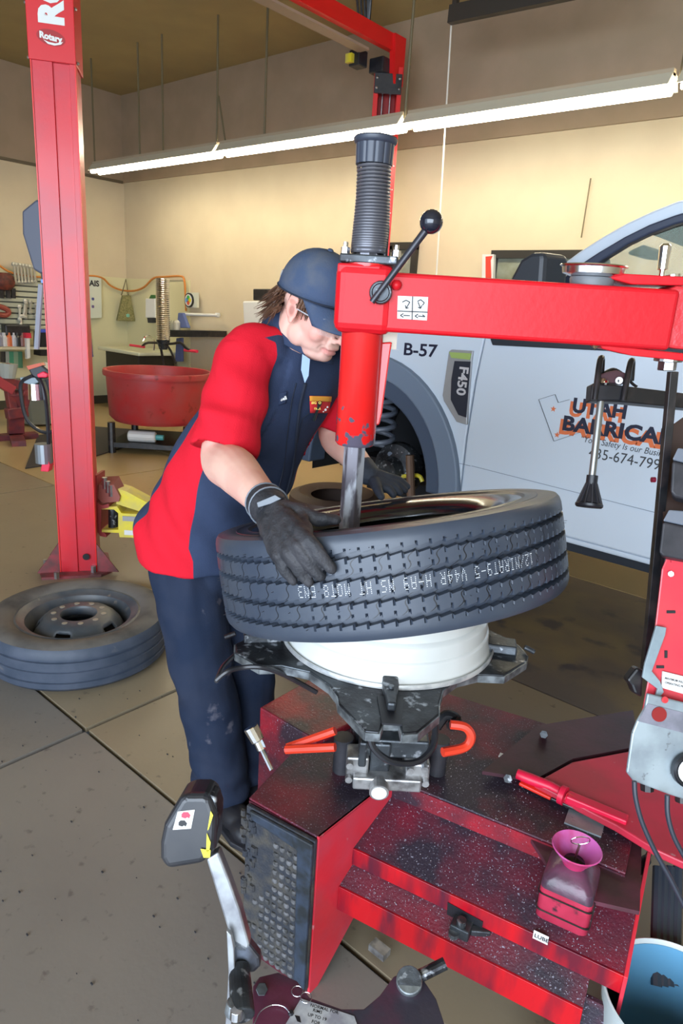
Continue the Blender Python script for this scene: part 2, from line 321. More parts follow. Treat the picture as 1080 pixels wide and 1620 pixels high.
M().prism([Q(u, v, .04) for u, v in ((183, 776), (196, 780), (262, 815), (262, 826), (180, 800))], HF*.12).build('upper_arm', yellow, r)
M().prism([Q(u, v, .0) for u, v in ((160, 803), (185, 801), (192, 812), (258, 816), (258, 852), (189, 850), (188, 843), (161, 842), (161, 838), (187, 838), (187, 812), (180, 806), (161, 806))], HF*.12).build('lower_arm', yellow, r)
M().cyl(Q(174, 806, .06), Q(174, 840, .06), .03, n=12).build('pivot_pin', dsteel, r)
M().box(Q(215, 843, -.004), (.14, .002, .03), (HR, HF, ZZ)).build('worn_sticker', paper, r)
M().box(Q(215, 821, -.004), (.16, .004, .03), (HR, HF, ZZ)).build('slide_bar', mat('grey_bar', (.3, .3, .3), .5), r)
# grey cap-shaped box on the post, hose and control pendant
o = D(52, 375, 4.0)
def Q(u, v, dd=0): return PP(u, v, o, HF)+HF*dd
r = root('hose_reel_shade', 'dark grey faceted plastic box hanging left of the near lift post', 'box', o)
M().prism([Q(u, v) for u, v in ((56, 316), (66, 316), (72, 434), (63, 433), (52, 426), (35, 370), (34, 334))], HF*.18).build('housing', mat('grey_housing', (.09, .10, .14), .45), r, bevel=.012)
M().prism([Q(u, v, .0) for u, v in ((64, 430), (72, 434), (73, 455), (66, 455))], HF*.08).build('clip', blackp, r, bevel=.004)
M().bar(Q(60, 350, .1), V((b1.x, b1.y, Q(60, 350, .1).z))+V((-.02, .02, 0)), .03, .03).build('mounting_strap', blackp, r)
M().box(Q(69, 445, -.01), (.02, .01, .02), (HR, HF, ZZ)).build('blue_button', mat('blue_plastic', (.2, .35, .75), .4), r)
o = D(60, 590, 3.95)
r = root('control_pendant', 'red and black hand unit with hanging hoses beside the near lift post', 'pendant', Q(65, 590))
M().prism([Q(u, v) for u, v in ((42, 580), (62, 574), (80, 590), (76, 598), (60, 600), (50, 596))], HF*.1).build('body', blackp, r, bevel=.01)
M().prism([Q(u, v, -.01) for u, v in ((43, 579), (64, 574), (68, 578), (46, 585))], HF*.05).build('top_pad', mat('orange_pad', (.6, .12, .06), .5), r)
M().prism([Q(u, v, -.02) for u, v in ((60, 592), (70, 587), (78, 592), (76, 597), (62, 597))], HF*.06).build('trigger', mat('hot_red', (.8, .03, .08), .4), r, bevel=.006)
m = M().tube([Q(u, v) for u, v in ((52, 594), (34, 605), (34, 630), (42, 662), (60, 680), (78, 684), (90, 675), (91, 655), (80, 620), (74, 600))], .011, 6, sub=5); m.tube([Q(u, v) for u, v in ((62, 598), (70, 620), (75, 660), (77, 705))], .012, 6, sub=5); m.build('hose', blackp, r)
M().prism([Q(u, v) for u, v in ((31, 597), (55, 597), (61, 605), (50, 609), (33, 605))], HF*.06).build('hook_plate', mat('blue_grey', (.25, .32, .36), .4), r, bevel=.005)
M().cyl(Q(56, 607), Q(58, 632), .04, .045, 12).build('connector', chrome, r)
M().tube([Q(65, 450), Q(61, 500), Q(58, 552)], .016, 8).build('grey_tube', mat('tube_grey', (.32, .34, .4), .4), r)
r = root('work_lamp', 'small silver cylinder with a red end hanging low beside the near lift post', 'lamp', Q(70, 735))
M().cyl(Q(68, 702), Q(70, 732), .048, n=16).build('body', mat('satin_grey', (.3, .33, .36), .35, .6), r)
M().prism([Q(u, v, -.03) for u, v in ((74, 724), (80, 728), (82, 735), (80, 745), (67, 744), (69, 733))], HF*.06).build('end_cap', MATS['hot_red'], r, bevel=.005)
# ================= far left corner: tool wall, stands
XW = XL+.06
def WX(u, v, d=0): return PX(u, v, XW+d)
def plate(name, pts, d, th, m, par, **k): return M().prism([WX(u, v, d) for u, v in pts], V((th, 0, 0))).build(name, m, par, **k)
sl = mat('slat_panel_paint', (.46, .47, .36), .6)
r = root('slat_wall', 'pale slotted tool panel on the left wall behind the lift post', 'tool panel', WX(40, 520))
zt0, zb0 = WX(40, 435).z, WX(40, 522).z; ya, yb = WX(0, 480).y-.6, WX(100, 480).y
for k in range(10):
    h = (zt0-zb0)/10; M().box((XW, (ya+yb)/2, zb0+h*(k+.5)), (.03, yb-ya, h-.02)).build('slat', sl, r)
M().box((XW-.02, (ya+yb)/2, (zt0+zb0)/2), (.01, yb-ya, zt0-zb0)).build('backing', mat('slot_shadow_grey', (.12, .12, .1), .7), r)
wr = mat('grey_wrench_steel', (.42, .42, .38), .4, .5)
random.seed(4)
for k in range(7):
    u = 22+k*5.2; a = WX(u, 418+k*.8, .05); b = WX(u+3, 447-k*.3, .05)
    m = M().bar(a, b, .03, .012, V((1, 0, 0))); m.sph(a, .035, (.4, 1, 1), n=8); m.sph(b, .028, (.4, 1, 1), n=8)
    tag(m.build('wrench', wr), ['first', 'second', 'third', 'fourth', 'fifth', 'sixth', 'last'][k]+' dull wrench from the left in the fanned row topping the tool panel', 'wrench', 'fanned wrenches at the top of the panel')
for k, (u, v0, v1) in enumerate(((31, 485, 505), (37, 476, 500), (33, 500, 514), (41, 480, 502), (48, 478, 494), (57, 482, 500))):
    a = WX(u+(3 if k == 1 else 0), v0, .05); b = WX(u, v1, .05); m = M().bar(a, b, .025, .012, V((1, 0, 0))); m.sph(a, .032, (.4, 1, 1), n=8); m.sph(b, .03, (.4, 1, 1), n=8)
    tag(m.build('wrench', mat('bright_wrench', (.65, .66, .62), .35, .4) if k < 3 else wr), ['pale wrench leaning in the lower row of the panel, bright ended', 'tallest bright wrench standing tilted in the lower row', 'short bright wrench lowest in the lower row', 'dull wrench right beside the tallest bright one', 'dull wrench in the middle of the lower row', 'rightmost dull wrench of the lower row, nearest the lift post'][k], 'wrench', 'wrenches in the lower row of the panel')
tag(M().sph(WX(7, 445, .12), .13, (.6, 1.1, .95), n=12).build('leather_pouch', mat('brown_leather', (.18, .035, .02), .6, c2=(.07, .02, .015), scale=20), smooth=True), 'round dark brown leather pouch at the upper left of the tool panel', 'pouch')
tag(M().tube([WX(u, v, .1) for u, v in ((-4, 484), (8, 488), (14, 494), (8, 499), (-4, 497))], .035, 8, sub=4).build('red_strap', mat('red_leather', (.30, .06, .04), .6)), 'curled reddish strap hanging under the brown pouch', 'strap')
for k, u in enumerate((2, 13, 21)):
    tag(M().bar(WX(u, 456, .08), WX(u+.5, 472, .08), .05, .03, V((1, 0, 0))).build('screwdriver', blackp), 'dark handled tool hanging under the brown pouch, %s' % ['leftmost', 'in the middle', 'rightmost and longest'][k], 'tool', 'dark tools under the pouch')
r = root('tool_shelf', 'cream shelf rail below the tool panel crowded with hand tools', 'shelf', WX(20, 550, .1))
M().box(((XW+.17), (ya+yb)/2-.1, WX(20, 549, .1).z), (.3, yb-ya, .03)).build('board', mat('cream_rail', (.55, .5, .36), .6), r)
cols = [((.25, .24, .3), 'grey'), ((.6, .6, .62), 'white'), ((.6, .15, .05), 'orange'), ((.5, .52, .6), 'pale blue'), ((.05, .05, .05), 'black'), ((.3, .12, .1), 'brown')]
for k, u in enumerate((1, 7, 15, 22, 28, 36)):
    c, nm = cols[k]; b = PZ(u, 0, 0) if 0 else WX(u, 548, .15); 
    tag(M().lathe([(0, 0), (.04, 0), (.042, .12), (.025, .15), (.025, .18), (0, .18)], b, n=10).build('spray_can', mat('can_'+nm.replace(' ', '_'), c, .4)), nm+' can standing on the cream rail below the tool panel', 'can', 'cans on the rail')
tag(M().box(WX(25, 522, .1), (.14, .34, .15)).build('toolbox', blackp, bevel=.02), 'black tool case lying under the slotted tool panel', 'toolbox')
r = root('speaker_box', 'dark box with a bright blue rim on the bench left of the post', 'box', WX(69, 560, .3))
plate('body', ((64, 525), (74, 525), (75, 563), (64, 563)), .3, -.2, ink, r); plate('blue_rim', ((63, 521), (77, 521), (78, 560), (76, 560), (74, 526), (63, 526)), .31, -.1, mat('blue_enamel', (.06, .1, .55), .4), r)
r = root('impact_gun', 'white and red air gun standing left of the post', 'air gun', WX(45, 566, .35))
plate('grip', ((42, 535), (47, 535), (48, 566), (43, 568)), .35, -.06, white, r); plate('head', ((41, 527), (49, 527), (50, 535), (41, 535)), .36, -.08, mat('gun_red', (.6, .02, .06), .4), r)
for k, (u, c) in enumerate(((4, (.03, .03, .03)), (10, (.3, .33, .3)), (17, (.05, .25, .15)), (24, (.2, .3, .2)), (31, (.06, .2, .12)))):
    tag(M().bar(WX(u, 556, .2), WX(u+1, 582, .2), .06, .03, V((1, 0, 0))).build('hand_tool', mat('tool_colour_%d' % k, c, .5)), ['black', 'grey', 'green', 'pale green', 'dark green'][k]+' handled tool hanging below the cream rail', 'tool', 'tools below the rail')
r = root('orange_cord', 'thin orange air hose draped along the walls above the wash corner', 'hose', WX(160, 440))
oc = mat('orange_hose', (.62, .22, .04), .5)
m = M().tube([WX(u, v, .03) for u, v in ((-5, 418), (0, 421), (20, 432), (60, 438), (130, 436), (160, 439), (175, 452), (192, 459))]+[PY(u, v, YB-.06) for u, v in ((212, 460), (228, 454), (243, 440), (262, 438), (284, 437), (291, 442), (293, 465), (294, 492))], .014, 6, sub=4); m.build('hose', oc, r)
# poster board
r = root('wall_board', 'white supplier board with dark lettering and small coloured marks on the left wall', 'board', WX(145, 503))
plate('panel', ((126, 436), (160, 437), (161, 503), (126, 504)), .03, -.025, mat('board_white', (.62, .66, .58), .5), r)
m = M(); ydir = V((0, 1, 0)); text('NSAIS', m, WX(127.5, 451, .034), ydir, ZZ, WX(130, 441, .034).z-WX(130, 450, .034).z, 0, bold=.03); m.build('lettering', ink, r)
for u, v, c in ((137, 471, (.6, .1, .05)), (147, 473, (.1, .1, .3)), (138, 483, (.5, .35, .05)), (147, 485, (.15, .1, .25))): M().sph(WX(u, v, .034), .028, (.1, .8, 1), n=8).build('mark', mat('mark_%d%d' % (u, v), c, .5), r)
def cloth(name, pts, d, col, lab):
    ob = M().prism([WX(u, v, d) for u, v in pts], V((.03, 0, 0))).build(name, mat('blue_towel', (.12, .16, .36), .9, bump=.3), bevel=.01); tag(ob, lab, 'towel')
cloth('blue_towel', ((132, 508), (141, 510), (146, 560), (147, 564), (139, 567), (134, 562)), -.03, None, 'blue shop towel hanging under the white board right of the lift post')
# net bag in the corner
r = root('net_bag', 'small dark net bag hanging by a string in the corner', 'bag', WX(197, 507, .1))
M().prism([WX(u, v, .1) for u, v in ((192, 467), (203, 467), (212, 508), (183, 507))], V((.08, -.02, 0))).build('net', mat('net_green', (.16, .16, .06), .9, c2=(.3, .26, .12), scale=60), r, bevel=.01)
M().sph(WX(200, 499, .14), .07, (.7, 1, .8), n=10).build('contents', mat('teal_foil', (.2, .5, .4), .4), r)
M().tube([WX(192, 467, .12), WX(199, 442, .1), WX(203, 467, .12)], .01, 5).build('string', wire, r)
# red bench vice / tyre spreader stand at far left
pz = lambda u, v: PX(u, v, -7.6)
r = root('tyre_spreader', 'old dark red tyre spreader stand on feet at the left edge', 'stand', PZ(25, 690, 0)); rs = mat('old_maroon_paint', (.22, .035, .035), .5, c2=(.12, .03, .04), scale=10)
M().bar(PZ(25, 692, 0), pz(24, 620), .16, .14).build('pedestal', rs, r, bevel=.01)
M().bar(pz(8, 575), pz(22, 662), .09, .09).build('upright', rs, r, bevel=.01); M().bar(pz(42, 618), pz(32, 660), .09, .09).build('upright', rs, r, bevel=.01)
M().bar(pz(-8, 600), pz(20, 618), .1, .1).build('jaw_arm', mat('jaw_red', (.4, .05, .06), .5), r, bevel=.01); M().bar(pz(14, 605), pz(44, 612), .08, .1).build('cross_arm', rs, r, bevel=.01); M().bar(pz(10, 655), pz(42, 650), .1, .12).build('cross_plate', rs, r, bevel=.01)
for u, v in ((-12, 693), (58, 688), (30, 702)): M().bar(PZ(25, 690, .03), PZ(u, v, .03), .14, .06).build('foot', rs, r)
r = root('waste_bin', 'tall grey metal bin with rounded corners behind the lift post', 'bin', PZ(60, 672, 0))
c0 = PZ(62, 670, 0); zt_ = PX(62, 600, c0.x).z
M().lathe([(0, .02), (.24, .02), (.26, zt_-.02), (.27, zt_), (.25, zt_), (.23, .05), (0, .05)], c0, n=8).build('body', mat('bin_grey', (.22, .24, .2), .5), r, bevel=.01)
r = root('plastic_tub', 'translucent grey plastic bucket on the bench at the left edge', 'bucket', pz(11, 600))
M().cyl(pz(11, 598), pz(11, 575), .08, .11, 14).build('body', mat('cloudy_plastic', (.4, .43, .4), .5), r)
# ================= wash corner
r = root('dunk_tank', 'large round red plastic tub on a low stand in the wash corner', 'tub', PZ(235, 680, 0)); tubm = mat('tub_red', (.46, .03, .035), .42, c2=(.4, .06, .06), scale=4, c3=(.22, .02, .02), scale3=9, thr3=.68)
cx = PZ(251, 590, .83); R_ = (PZ(166, 588, .83)-PZ(338, 592, .83)).length/2*.98; cx = V((cx.x, cx.y, 0))+HF*0
zb_ = .32; m = M().lathe([(0, zb_), (R_*.85, zb_), (R_*.93, zb_+.05), (R_*.97, .8), (R_*1.02, .80), (R_*1.03, .83), (R_*1.02, .86), (R_*.96, .86), (R_*.93, .8), (R_*.88, zb_+.06), (0, zb_+.06)], cx, n=40); m.build('tub', tubm, r, smooth=True)
M().lathe([(0, zb_+.3), (R_*.9, zb_+.3)], cx, n=30).build('water', mat('murky_water', (.12, .02, .02), .1), r)
M().box((cx.x, cx.y, .09), (R_*1.5, R_*1.5, .05), (HR, HF, ZZ)).build('stand', blackm, r)
for a, b in ((-.7, -.7), (.7, -.7), (.7, .7), (-.7, .7)): M().cyl(cx+HR*R_*a+HF*R_*b, cx+HR*R_*a+HF*R_*b+ZZ*.325, .04, n=10).build('foot', blackm, r)
r = root('fallen_bottle', 'white bottle lying on the low stand under the red tub', 'bottle', cx-HF*R_*.55-HR*.2+ZZ*.115)
o = cx-HF*R_*.55-HR*.25+ZZ*.176; M().cyl(o, o+HR*.3+ZZ*.0, .06, n=12).build('body', white, r, bevel=.02); M().cyl(o+HR*.3, o+HR*.38, .03, n=10).build('cap', mat('teal_cap', (.1, .4, .4), .4), r)
# sink
r = root('sink', 'black laundry sink with a pale rim in the corner behind the red tub', 'sink', cx+HF*1.1-HR*.2)
sc = PY(221, 553, YB-.42)
M().prism([sc+V((a, b, -.32)) for a, b in ((-.42, -.3), (.42, -.3), (.42, .3), (-.42, .3))], ZZ*.28).build('basin', mat('dark_basin', (.025, .022, .015), .5), r, bevel=.02)
M().box(sc+V((0, 0, -.02)), (1.05, .72, .05)).build('rim', mat('pale_rim', (.62, .63, .45), .5), r, bevel=.015)
for a in (-.35, .35): M().box(sc+V((a, 0, -.32-(sc.z-.32)/2)), (.06, .5, sc.z-.32)).build('leg', MATS['dark_basin'], r)
M().tube([sc+V((.2, .1, 0)), sc+V((.2, .1, .16)), sc+V((.2, -.02, .2)), sc+V((.2, -.08, .13))], .015, 8, sub=4).build('faucet', chrome, r)
# spiral duct
Yd = 5.4; p = PY(258, 538, Yd); q = PY(264, 441, Yd); q = V((p.x, p.y, q.z)); r = root('flexible_duct', 'shiny silver spiral duct hanging vertically above the red tub', 'duct', p)
n = 60; prof = [(.085+.006*(k % 2), (q-p).length*k/n) for k in range(n+1)]; M().lathe(prof, p, ZZ, 16).build('duct', mat('foil', (.75, .75, .72), .22, 1), r); M().cyl(p-ZZ*.12, p, .05, .09, 12).build('nozzle', dsteel, r)
r = root('hose_tangle', 'black bent pipes and hoses crossing above the red tub', 'pipe', PY(258, 545, Yd)); 
m = M().tube([PY(u, v, Yd) for u, v in ((225, 548), (235, 542), (270, 544), (285, 542), (297, 553), (310, 556))], .018, 6, sub=3); m.tube([PY(u, v, Yd) for u, v in ((253, 544), (257, 565), (260, 580))], .018, 6); m.tube([PY(u, v, Yd) for u, v in ((262, 544), (270, 555), (278, 575))], .015, 6, sub=3); m.build('pipe', blackm, r)
M().tube([PY(206, 546, Yd), PY(228, 549, Yd)], .018, 6).build('red_end', MATS['hot_red'], r); M().tube([PY(292, 554, Yd), PY(312, 556, Yd)], .02, 6).build('red_end', MATS['hot_red'], r)
BY = YB-.05
def bplate(name, pts, m, par, d=0, th=-.04, **k): return M().prism([PY(u, v, BY+d) for u, v in pts], V((0, th, 0))).build(name, m, par, **k)
r = root('soap_dispenser', 'white soap dispenser with a dark base on the back wall', 'dispenser', PY(248, 511, BY)); bplate('body', ((241, 473), (256, 473), (256, 503), (241, 503)), white, r, 0, -.12, bevel=.01); bplate('base', ((242, 503), (255, 503), (254, 511), (243, 511)), blackp, r, 0, -.1); bplate('plant_top', ((243, 473), (246, 467), (251, 467), (255, 472)), mat('green_plastic', (.05, .15, .04), .6), r, 0, -.08)
r = root('round_sign', 'round sign with a colourful quartered emblem on a pale plate', 'sign', PY(300, 486, BY)); bplate('plate', ((298, 463), (315, 463), (315, 487), (298, 487)), mat('plate_pale', (.6, .62, .52), .5), r)
o = PY(300, 475, BY-.045); nv = V((0, -1, 0)); M().lathe([(0, 0), (.095, 0), (.095, .02), (0, .02)], o, nv, 24).build('rim', ink, r); M().lathe([(0, .021), (.078, .021), (.078, .024), (0, .024)], o, nv, 24).build('face', paper, r)
for k, c in enumerate(((.05, .4, .08), (.1, .3, .7), (.7, .1, .05), (.75, .6, .02))):
    a0 = math.pi/4+k*math.pi/2; 
    M().lathe([(0, 0), (.03, 0), (.03, .004), (0, .004)], o+nv*.024+V((math.cos(a0+.8)*.034, 0, math.sin(a0+.8)*.034)), nv, 10).build('emblem_quarter', mat('emblem_%d' % k, c, .5), r)
r = root('towel_rail', 'white towel rail on the back wall', 'rail', PY(320, 498, BY-.1)); M().tube([PY(288, 497, BY-.1), PY(345, 499, BY-.1)], .02, 8).build('bar', white, r); 
for u in (290, 344): M().sph(PY(u, 498.5, BY-.06), .04, n=8).build('end_bracket', white, r)
tag(M().prism([PY(u, v, BY-.12) for u, v in ((286, 495), (293, 495), (296, 503), (302, 519), (284, 519))], V((0, -.05, 0))).build('hanging_cloth', MATS['blue_towel'], bevel=.01), 'blue cloth hung over the left end of the white towel rail', 'towel')
tag(M().prism([PY(u, v, BY-.12) for u, v in ((282, 535), (291, 534), (291, 572), (280, 572))], V((0, -.04, 0))).build('long_cloth', MATS['blue_towel'], bevel=.01), 'long blue cloth hanging below the black wall shelf', 'towel')
r = root('wall_shelf', 'black wall shelf with small items behind the man', 'shelf', PY(298, 530, BY-.2)); M().prism([PY(u, v, BY-.3) for u, v in ((263, 522), (330, 523), (330, 533), (265, 533))], V((0, .3, 0))).build('board', blackm, r)
for u, nm, c in ((273, 'jar', (.4, .4, .3)), (280, 'bottle', (.6, .6, .55))):
    b = PY(u, 522, BY-.2); tag(M().lathe([(0, 0), (.045, 0), (.045, .1), (.02, .13), (0, .13)], b, n=10).build(nm, mat(nm+'_tone', c, .3)), ('small glass jar' if nm == 'jar' else 'small pale bottle')+' on the black wall shelf', nm)
r = root('wall_cabinet', 'white small cabinet against the back wall behind the man', 'cabinet', PY(400, 490, BY-.3)); M().prism([PY(u, v, BY-.4) for u, v in ((383, 476), (450, 476), (450, 530), (386, 530))], V((0, .4, 0))).build('body', white, r, bevel=.02)
r = root('black_case', 'black ribbed case standing on the white cabinet', 'case', PY(415, 475, BY-.3)); M().prism([PY(u, v, BY-.35) for u, v in ((400, 457), (440, 457), (440, 474), (400, 475))], V((0, .3, 0))).build('body', blackm, r, bevel=.01)
r = root('hose_sign', 'narrow red and white notice on the back wall left of the truck mirror', 'notice', PY(772, 440, BY)); bplate('panel', ((766, 403), (784, 403), (783, 446), (765, 446)), paper, r); bplate('red_print', ((768, 406), (779, 405), (776, 412), (777, 440), (768, 441)), mat('notice_red', (.65, .05, .03), .5), r, -.041, -.003)
tag(M().tube([PY(934, 282, BY), PY(919, 376, BY)], .006, 5).build('wall_wire', wire), 'thin wire on the back wall above the truck cab', 'wire')
mt = M().prism([PZ(u, v, .001) for u, v in ((40, 742), (143, 726), (150, 723), (252, 690), (205, 680), (150, 676), (60, 690))], ZZ*.012).build('floor_mat', mat('dark_mat', (.035, .032, .035), .6)); tag(mt, 'dark rubber floor mat behind the near lift post', 'mat')
# debris on the floor
dbm = mat('floor_crumbs', (.03, .03, .035), .8); random.seed(9); m = M()
for k in range(160):
    a = V((random.uniform(-2.6, -.9), random.uniform(.3, 1.9), .004)); s = random.uniform(.0012, .0038); m.box(a, (s*2, s, s))
tag(m.build('rubber_crumbs', dbm), 'small black rubber crumbs scattered over the near floor', 'crumbs', kind='stuff')
# ================= white work truck
TYy = 3.3
def TY(u, v, d=0): return PY(u, v, TYy+d)
def tx(u, v): p = TY(u, v); return (p.x, p.z)
wp = mat('white_truck_paint', (.62, .70, .80), .3, coat=.3); trimb = mat('black_body_trim', (.02, .025, .035), .35); flr = mat('grey_fender_flare', (.16, .21, .29), .5); flr2 = mat('dark_flare_inner', (.055, .08, .13), .5)
tr = root('pickup_truck', 'white work pickup truck parked behind the tyre machine, its front wheel removed', 'truck', (-1.6, 4.3, 0))
def side(pts, y, th, m, name, par, **k): return M().prism([V((x, y, z)) for x, z in pts], V((0, th, 0))).build(name, m, par, **k)
# wheel arch: ellipse through measured points
ax_, az_ = -2.62, .62
ro = tx(722, 765)[0]-ax_          # outer radius of the flare at this height
top_ = TY(605, 575).z
Ro = (ro+.03); Rz = .76
def arch(R, Rz_, a0, a1, n): return [(ax_+R*math.cos(a0+(a1-a0)*i/n), az_+Rz_*math.sin(a0+(a1-a0)*i/n)) for i in range(n+1)]
dx = tx(742, 650)[0]; belt = TY(790, 535).z
hood = [(-3.55, .68), (-3.62, 1.1), (-3.5, 1.36), (-3.2, 1.46), (-2.4, 1.52), (dx, 1.56)]
fen = [(dx+.045, 1.56), (dx+.012, 1.3), (dx-.004, .98), (dx-.004, .60)]+arch(Ro-.02, Rz-.02, 0.0, math.pi, 26)+[(-3.55, .62)]+hood[1:]
fen = fen[:-1]
fn = side(fen, TYy, .06, wp, 'front_fender', tr, bevel=.012)
side(arch(Ro+.0, Rz, 0, math.pi, 30)+arch(Ro-.13, Rz-.13, math.pi, 0, 30), TYy-.035, .05, flr, 'fender_flare', tr, bevel=.012)
side(arch(Ro-.125, Rz-.125, 0, math.pi, 30)+arch(Ro-.23, Rz-.235, math.pi, 0, 30), TYy-.012, .16, flr2, 'flare_inner_lip', tr, bevel=.012)
# wheel well liner
m = M(); A = arch(Ro-.2, Rz-.2, -.1, math.pi+.1, 20)
m.rings([[V((x, TYy+.05+y, z)) for x, z in A]+[V((x*.98-.05, TYy+.05+y, z+.03)) for x, z in A[::-1]] for y in (0, .85)], caps=False); m.build('wheel_well', mat('black_liner', (.008, .009, .012), .8), tr)
M().box((ax_, TYy+.95, .85), (1.4, .05, 1.2)).build('inner_panel', MATS['black_liner'], tr)
# hood, nose, cab
M().prism([V((x, TYy+.05, z)) for x, z in [(-3.5, 1.3)]+hood[2:]+[(dx, 1.4)]], V((0, 1.9, 0))).build('hood', wp, tr, bevel=.02)
M().box((-3.58, TYy+1, 1.08), (.12, 1.8, .5)).build('grille', trimb, tr, bevel=.03); M().box((-3.68, TYy+1, .74), (.2, 1.95, .2)).build('bumper', chrome, tr, bevel=.03)
M().prism([V((-3.57, TYy+.02, z)) for z in (0,)] and [V((-3.6, TYy-.004, .92)), V((-3.38, TYy-.004, .95)), V((-3.36, TYy-.004, 1.24)), V((-3.56, TYy-.004, 1.26))], V((0, .2, 0))).build('headlight', mat('headlight_glass', (.5, .55, .6), .1), tr, bevel=.01)
# door
sill = .57; dr = -.25
door = [(dx+.004, .575), (dx+.004, .98), (dx+.02, 1.3), (dx+.046, belt+.02), (dr, belt+.02), (dr, .575)]
dp = side(door, TYy, .06, wp, 'front_door', tr, bevel=.01)
side([(dx, .542), (dx, .572), (dr, .572), (dr, .542)], TYy+.01, .08, wp, 'rocker_panel', tr, bevel=.01)
side([(dx-.06, .49), (dx-.02, .545), (dr, .545), (dr, .49)], TYy+.05, .1, trimb, 'sill_shadow_gap', tr)
M().prism([TY(u, v, .06) for u, v in ((926, 862), (960, 872), (968, 880), (962, 886), (930, 878))], V((0, .12, 0))).build('step_bracket', mat('bracket_grey', (.2, .17, .2), .5), tr, bevel=.005)
M().bar(TY(700, 727, -.001), TY(744, 737, -.001), .002, .008, V((0, 1, 0))).build('body_crease', mat('seam_shadow', (.25, .3, .38), .6), fn)
M().bar(TY(746, 737, -.001), TY(1100, 827, -.001), .002, .007, V((0, 1, 0))).build('body_crease', MATS['seam_shadow'], dp)
# belt trim, window, pillars
side([tx(776, 534), tx(1110, 553), tx(1110, 566), tx(960, 555), tx(780, 546)], TYy-.012, .02, trimb, 'belt_trim', dp, bevel=.004)
side([tx(777, 534), tx(800, 500), tx(880, 520), tx(880, 545), tx(782, 546)], TYy-.008, .01, trimb, 'corner_trim', dp)
oo = [(820, 470), (862, 425), (900, 396), (940, 370), (980, 347), (1020, 328), (1060, 312), (1100, 303), (1160, 296)]
i1 = [(1160, 318), (1100, 326), (1060, 338), (1020, 353), (980, 373), (940, 397), (905, 420), (880, 442), (845, 480)]
side([tx(u, v) for u, v in oo+i1], TYy+.10, .10, wp, 'windshield_pillar', tr, bevel=.012)
i2 = [(1160, 336), (1100, 342), (1060, 353), (1020, 368), (985, 385), (945, 410), (915, 432), (900, 446), (880, 470)]
side([tx(u, v) for u, v in i1[::-1]+i2], TYy+.05, .06, mat('window_seal', (.035, .045, .08), .3), 'window_seal', tr, bevel=.008)
side([tx(u, v) for u, v in [(1160, 340), (1100, 346), (1060, 357), (1020, 372), (985, 389), (950, 412), (920, 434), (900, 455), (870, 545), (1160, 560)]], TYy+.07, .006, mat('tinted_side_glass', (.5, .62, .5), .03, alpha=.18, spec=.8), 'side_window', tr)
rz = TY(1120, 300).z; px0 = TY(1040, 325).x
M().prism([V((TY(u, v).x, TYy+.2, TY(u, v).z)) for u, v in oo[5:]]+[V((.6, TYy+.2, rz)), V((.6, TYy+.2, rz-.05)), V((px0+.05, TYy+.2, TY(1030, 330).z-.04))], V((0, 1.55, 0))).build('roof', wp, tr, bevel=.01)
M().prism([V((TY(u, v).x, TYy+1.75, TY(u, v).z)) for u, v in oo+i1], V((0, .1, 0))).build('far_pillar', trimb, tr)
ws0, ws1 = TY(862, 425), TY(1020, 328)
M().prism([V((ws0.x-.1, TYy+.2, ws0.z-.12)), V((ws1.x, TYy+.2, ws1.z)), V((ws1.x, TYy+1.75, ws1.z)), V((ws0.x-.1, TYy+1.75, ws0.z-.12))], V((.008, 0, -.008))).build('windshield', glass, tr)
intr = mat('dark_cab_interior', (.02, .016, .012), .7)
M().box((ws1.x+.45, TYy+1, rz-.11), (1.0, 1.5, .05)).build('headliner', intr, tr)
M().box((dx+.28, TYy+1, 1.42), (.5, 1.5, .24)).build('dashboard', intr, tr, bevel=.04)
M().box((-.1, TYy+.55, 1.55), (.16, .5, .75)).build('seat', mat('seat_fabric', (.05, .04, .035), .9), tr, bevel=.05)
M().box((-.1, TYy+1.4, 1.55), (.16, .5, .75)).build('seat', MATS['seat_fabric'], tr, bevel=.05)
M().box((-1.2, TYy+1.95, 1.06), (2.9, .08, .95)).build('far_side', wp, tr); M().box((.3, TYy+1, 1.06), (.1, 1.9, .95)).build('rear_cab_wall', wp, tr)
M().box((-1.6, TYy+1, .55), (3.4, .9, .12)).build('chassis', blackm, tr)
M().prism([TY(u, v, .45) for u, v in ((992, 398), (1018, 386), (1022, 392), (1016, 405), (994, 403))], V((0, .25, 0))).build('rear_view_mirror', intr, tr, bevel=.01)
M().prism([TY(u, v, .3) for u, v in ((905, 425), (955, 408), (962, 410), (965, 430), (935, 436), (905, 440))], V((0, .02, 0))).build('inner_pillar_trim', mat('grey_pillar_trim', (.12, .13, .14), .6), tr)
mr = M().prism([TY(u, v, -.22) for u, v in ((822, 410), (840, 399), (858, 398), (860, 408), (857, 450), (858, 490), (800, 490), (806, 440))], V((.06, .14, 0))).build('side_mirror', mat('mirror_black', (.03, .035, .045), .4), tr, bevel=.02)
M().box(TY(835, 500, -.05), (.12, .3, .08)).build('mirror_arm', trimb, mr)
for x in (-3.0,): pass
for x, y in ((.35, TYy+.35), (.35, TYy+1.65), (ax_, TYy+1.62)):
    M().lathe([(.2, -.11), (.38, -.11), (.405, -.06), (.405, .06), (.38, .11), (.2, .11), (.2, -.11)], V((x, y, .405)), V((0, 1, 0)), 28).build('wheel', rubber, tr, 1)
M().box((.9, TYy+1, .95), (1.3, 1.9, .8)).build('service_bed', wp, tr, bevel=.02)
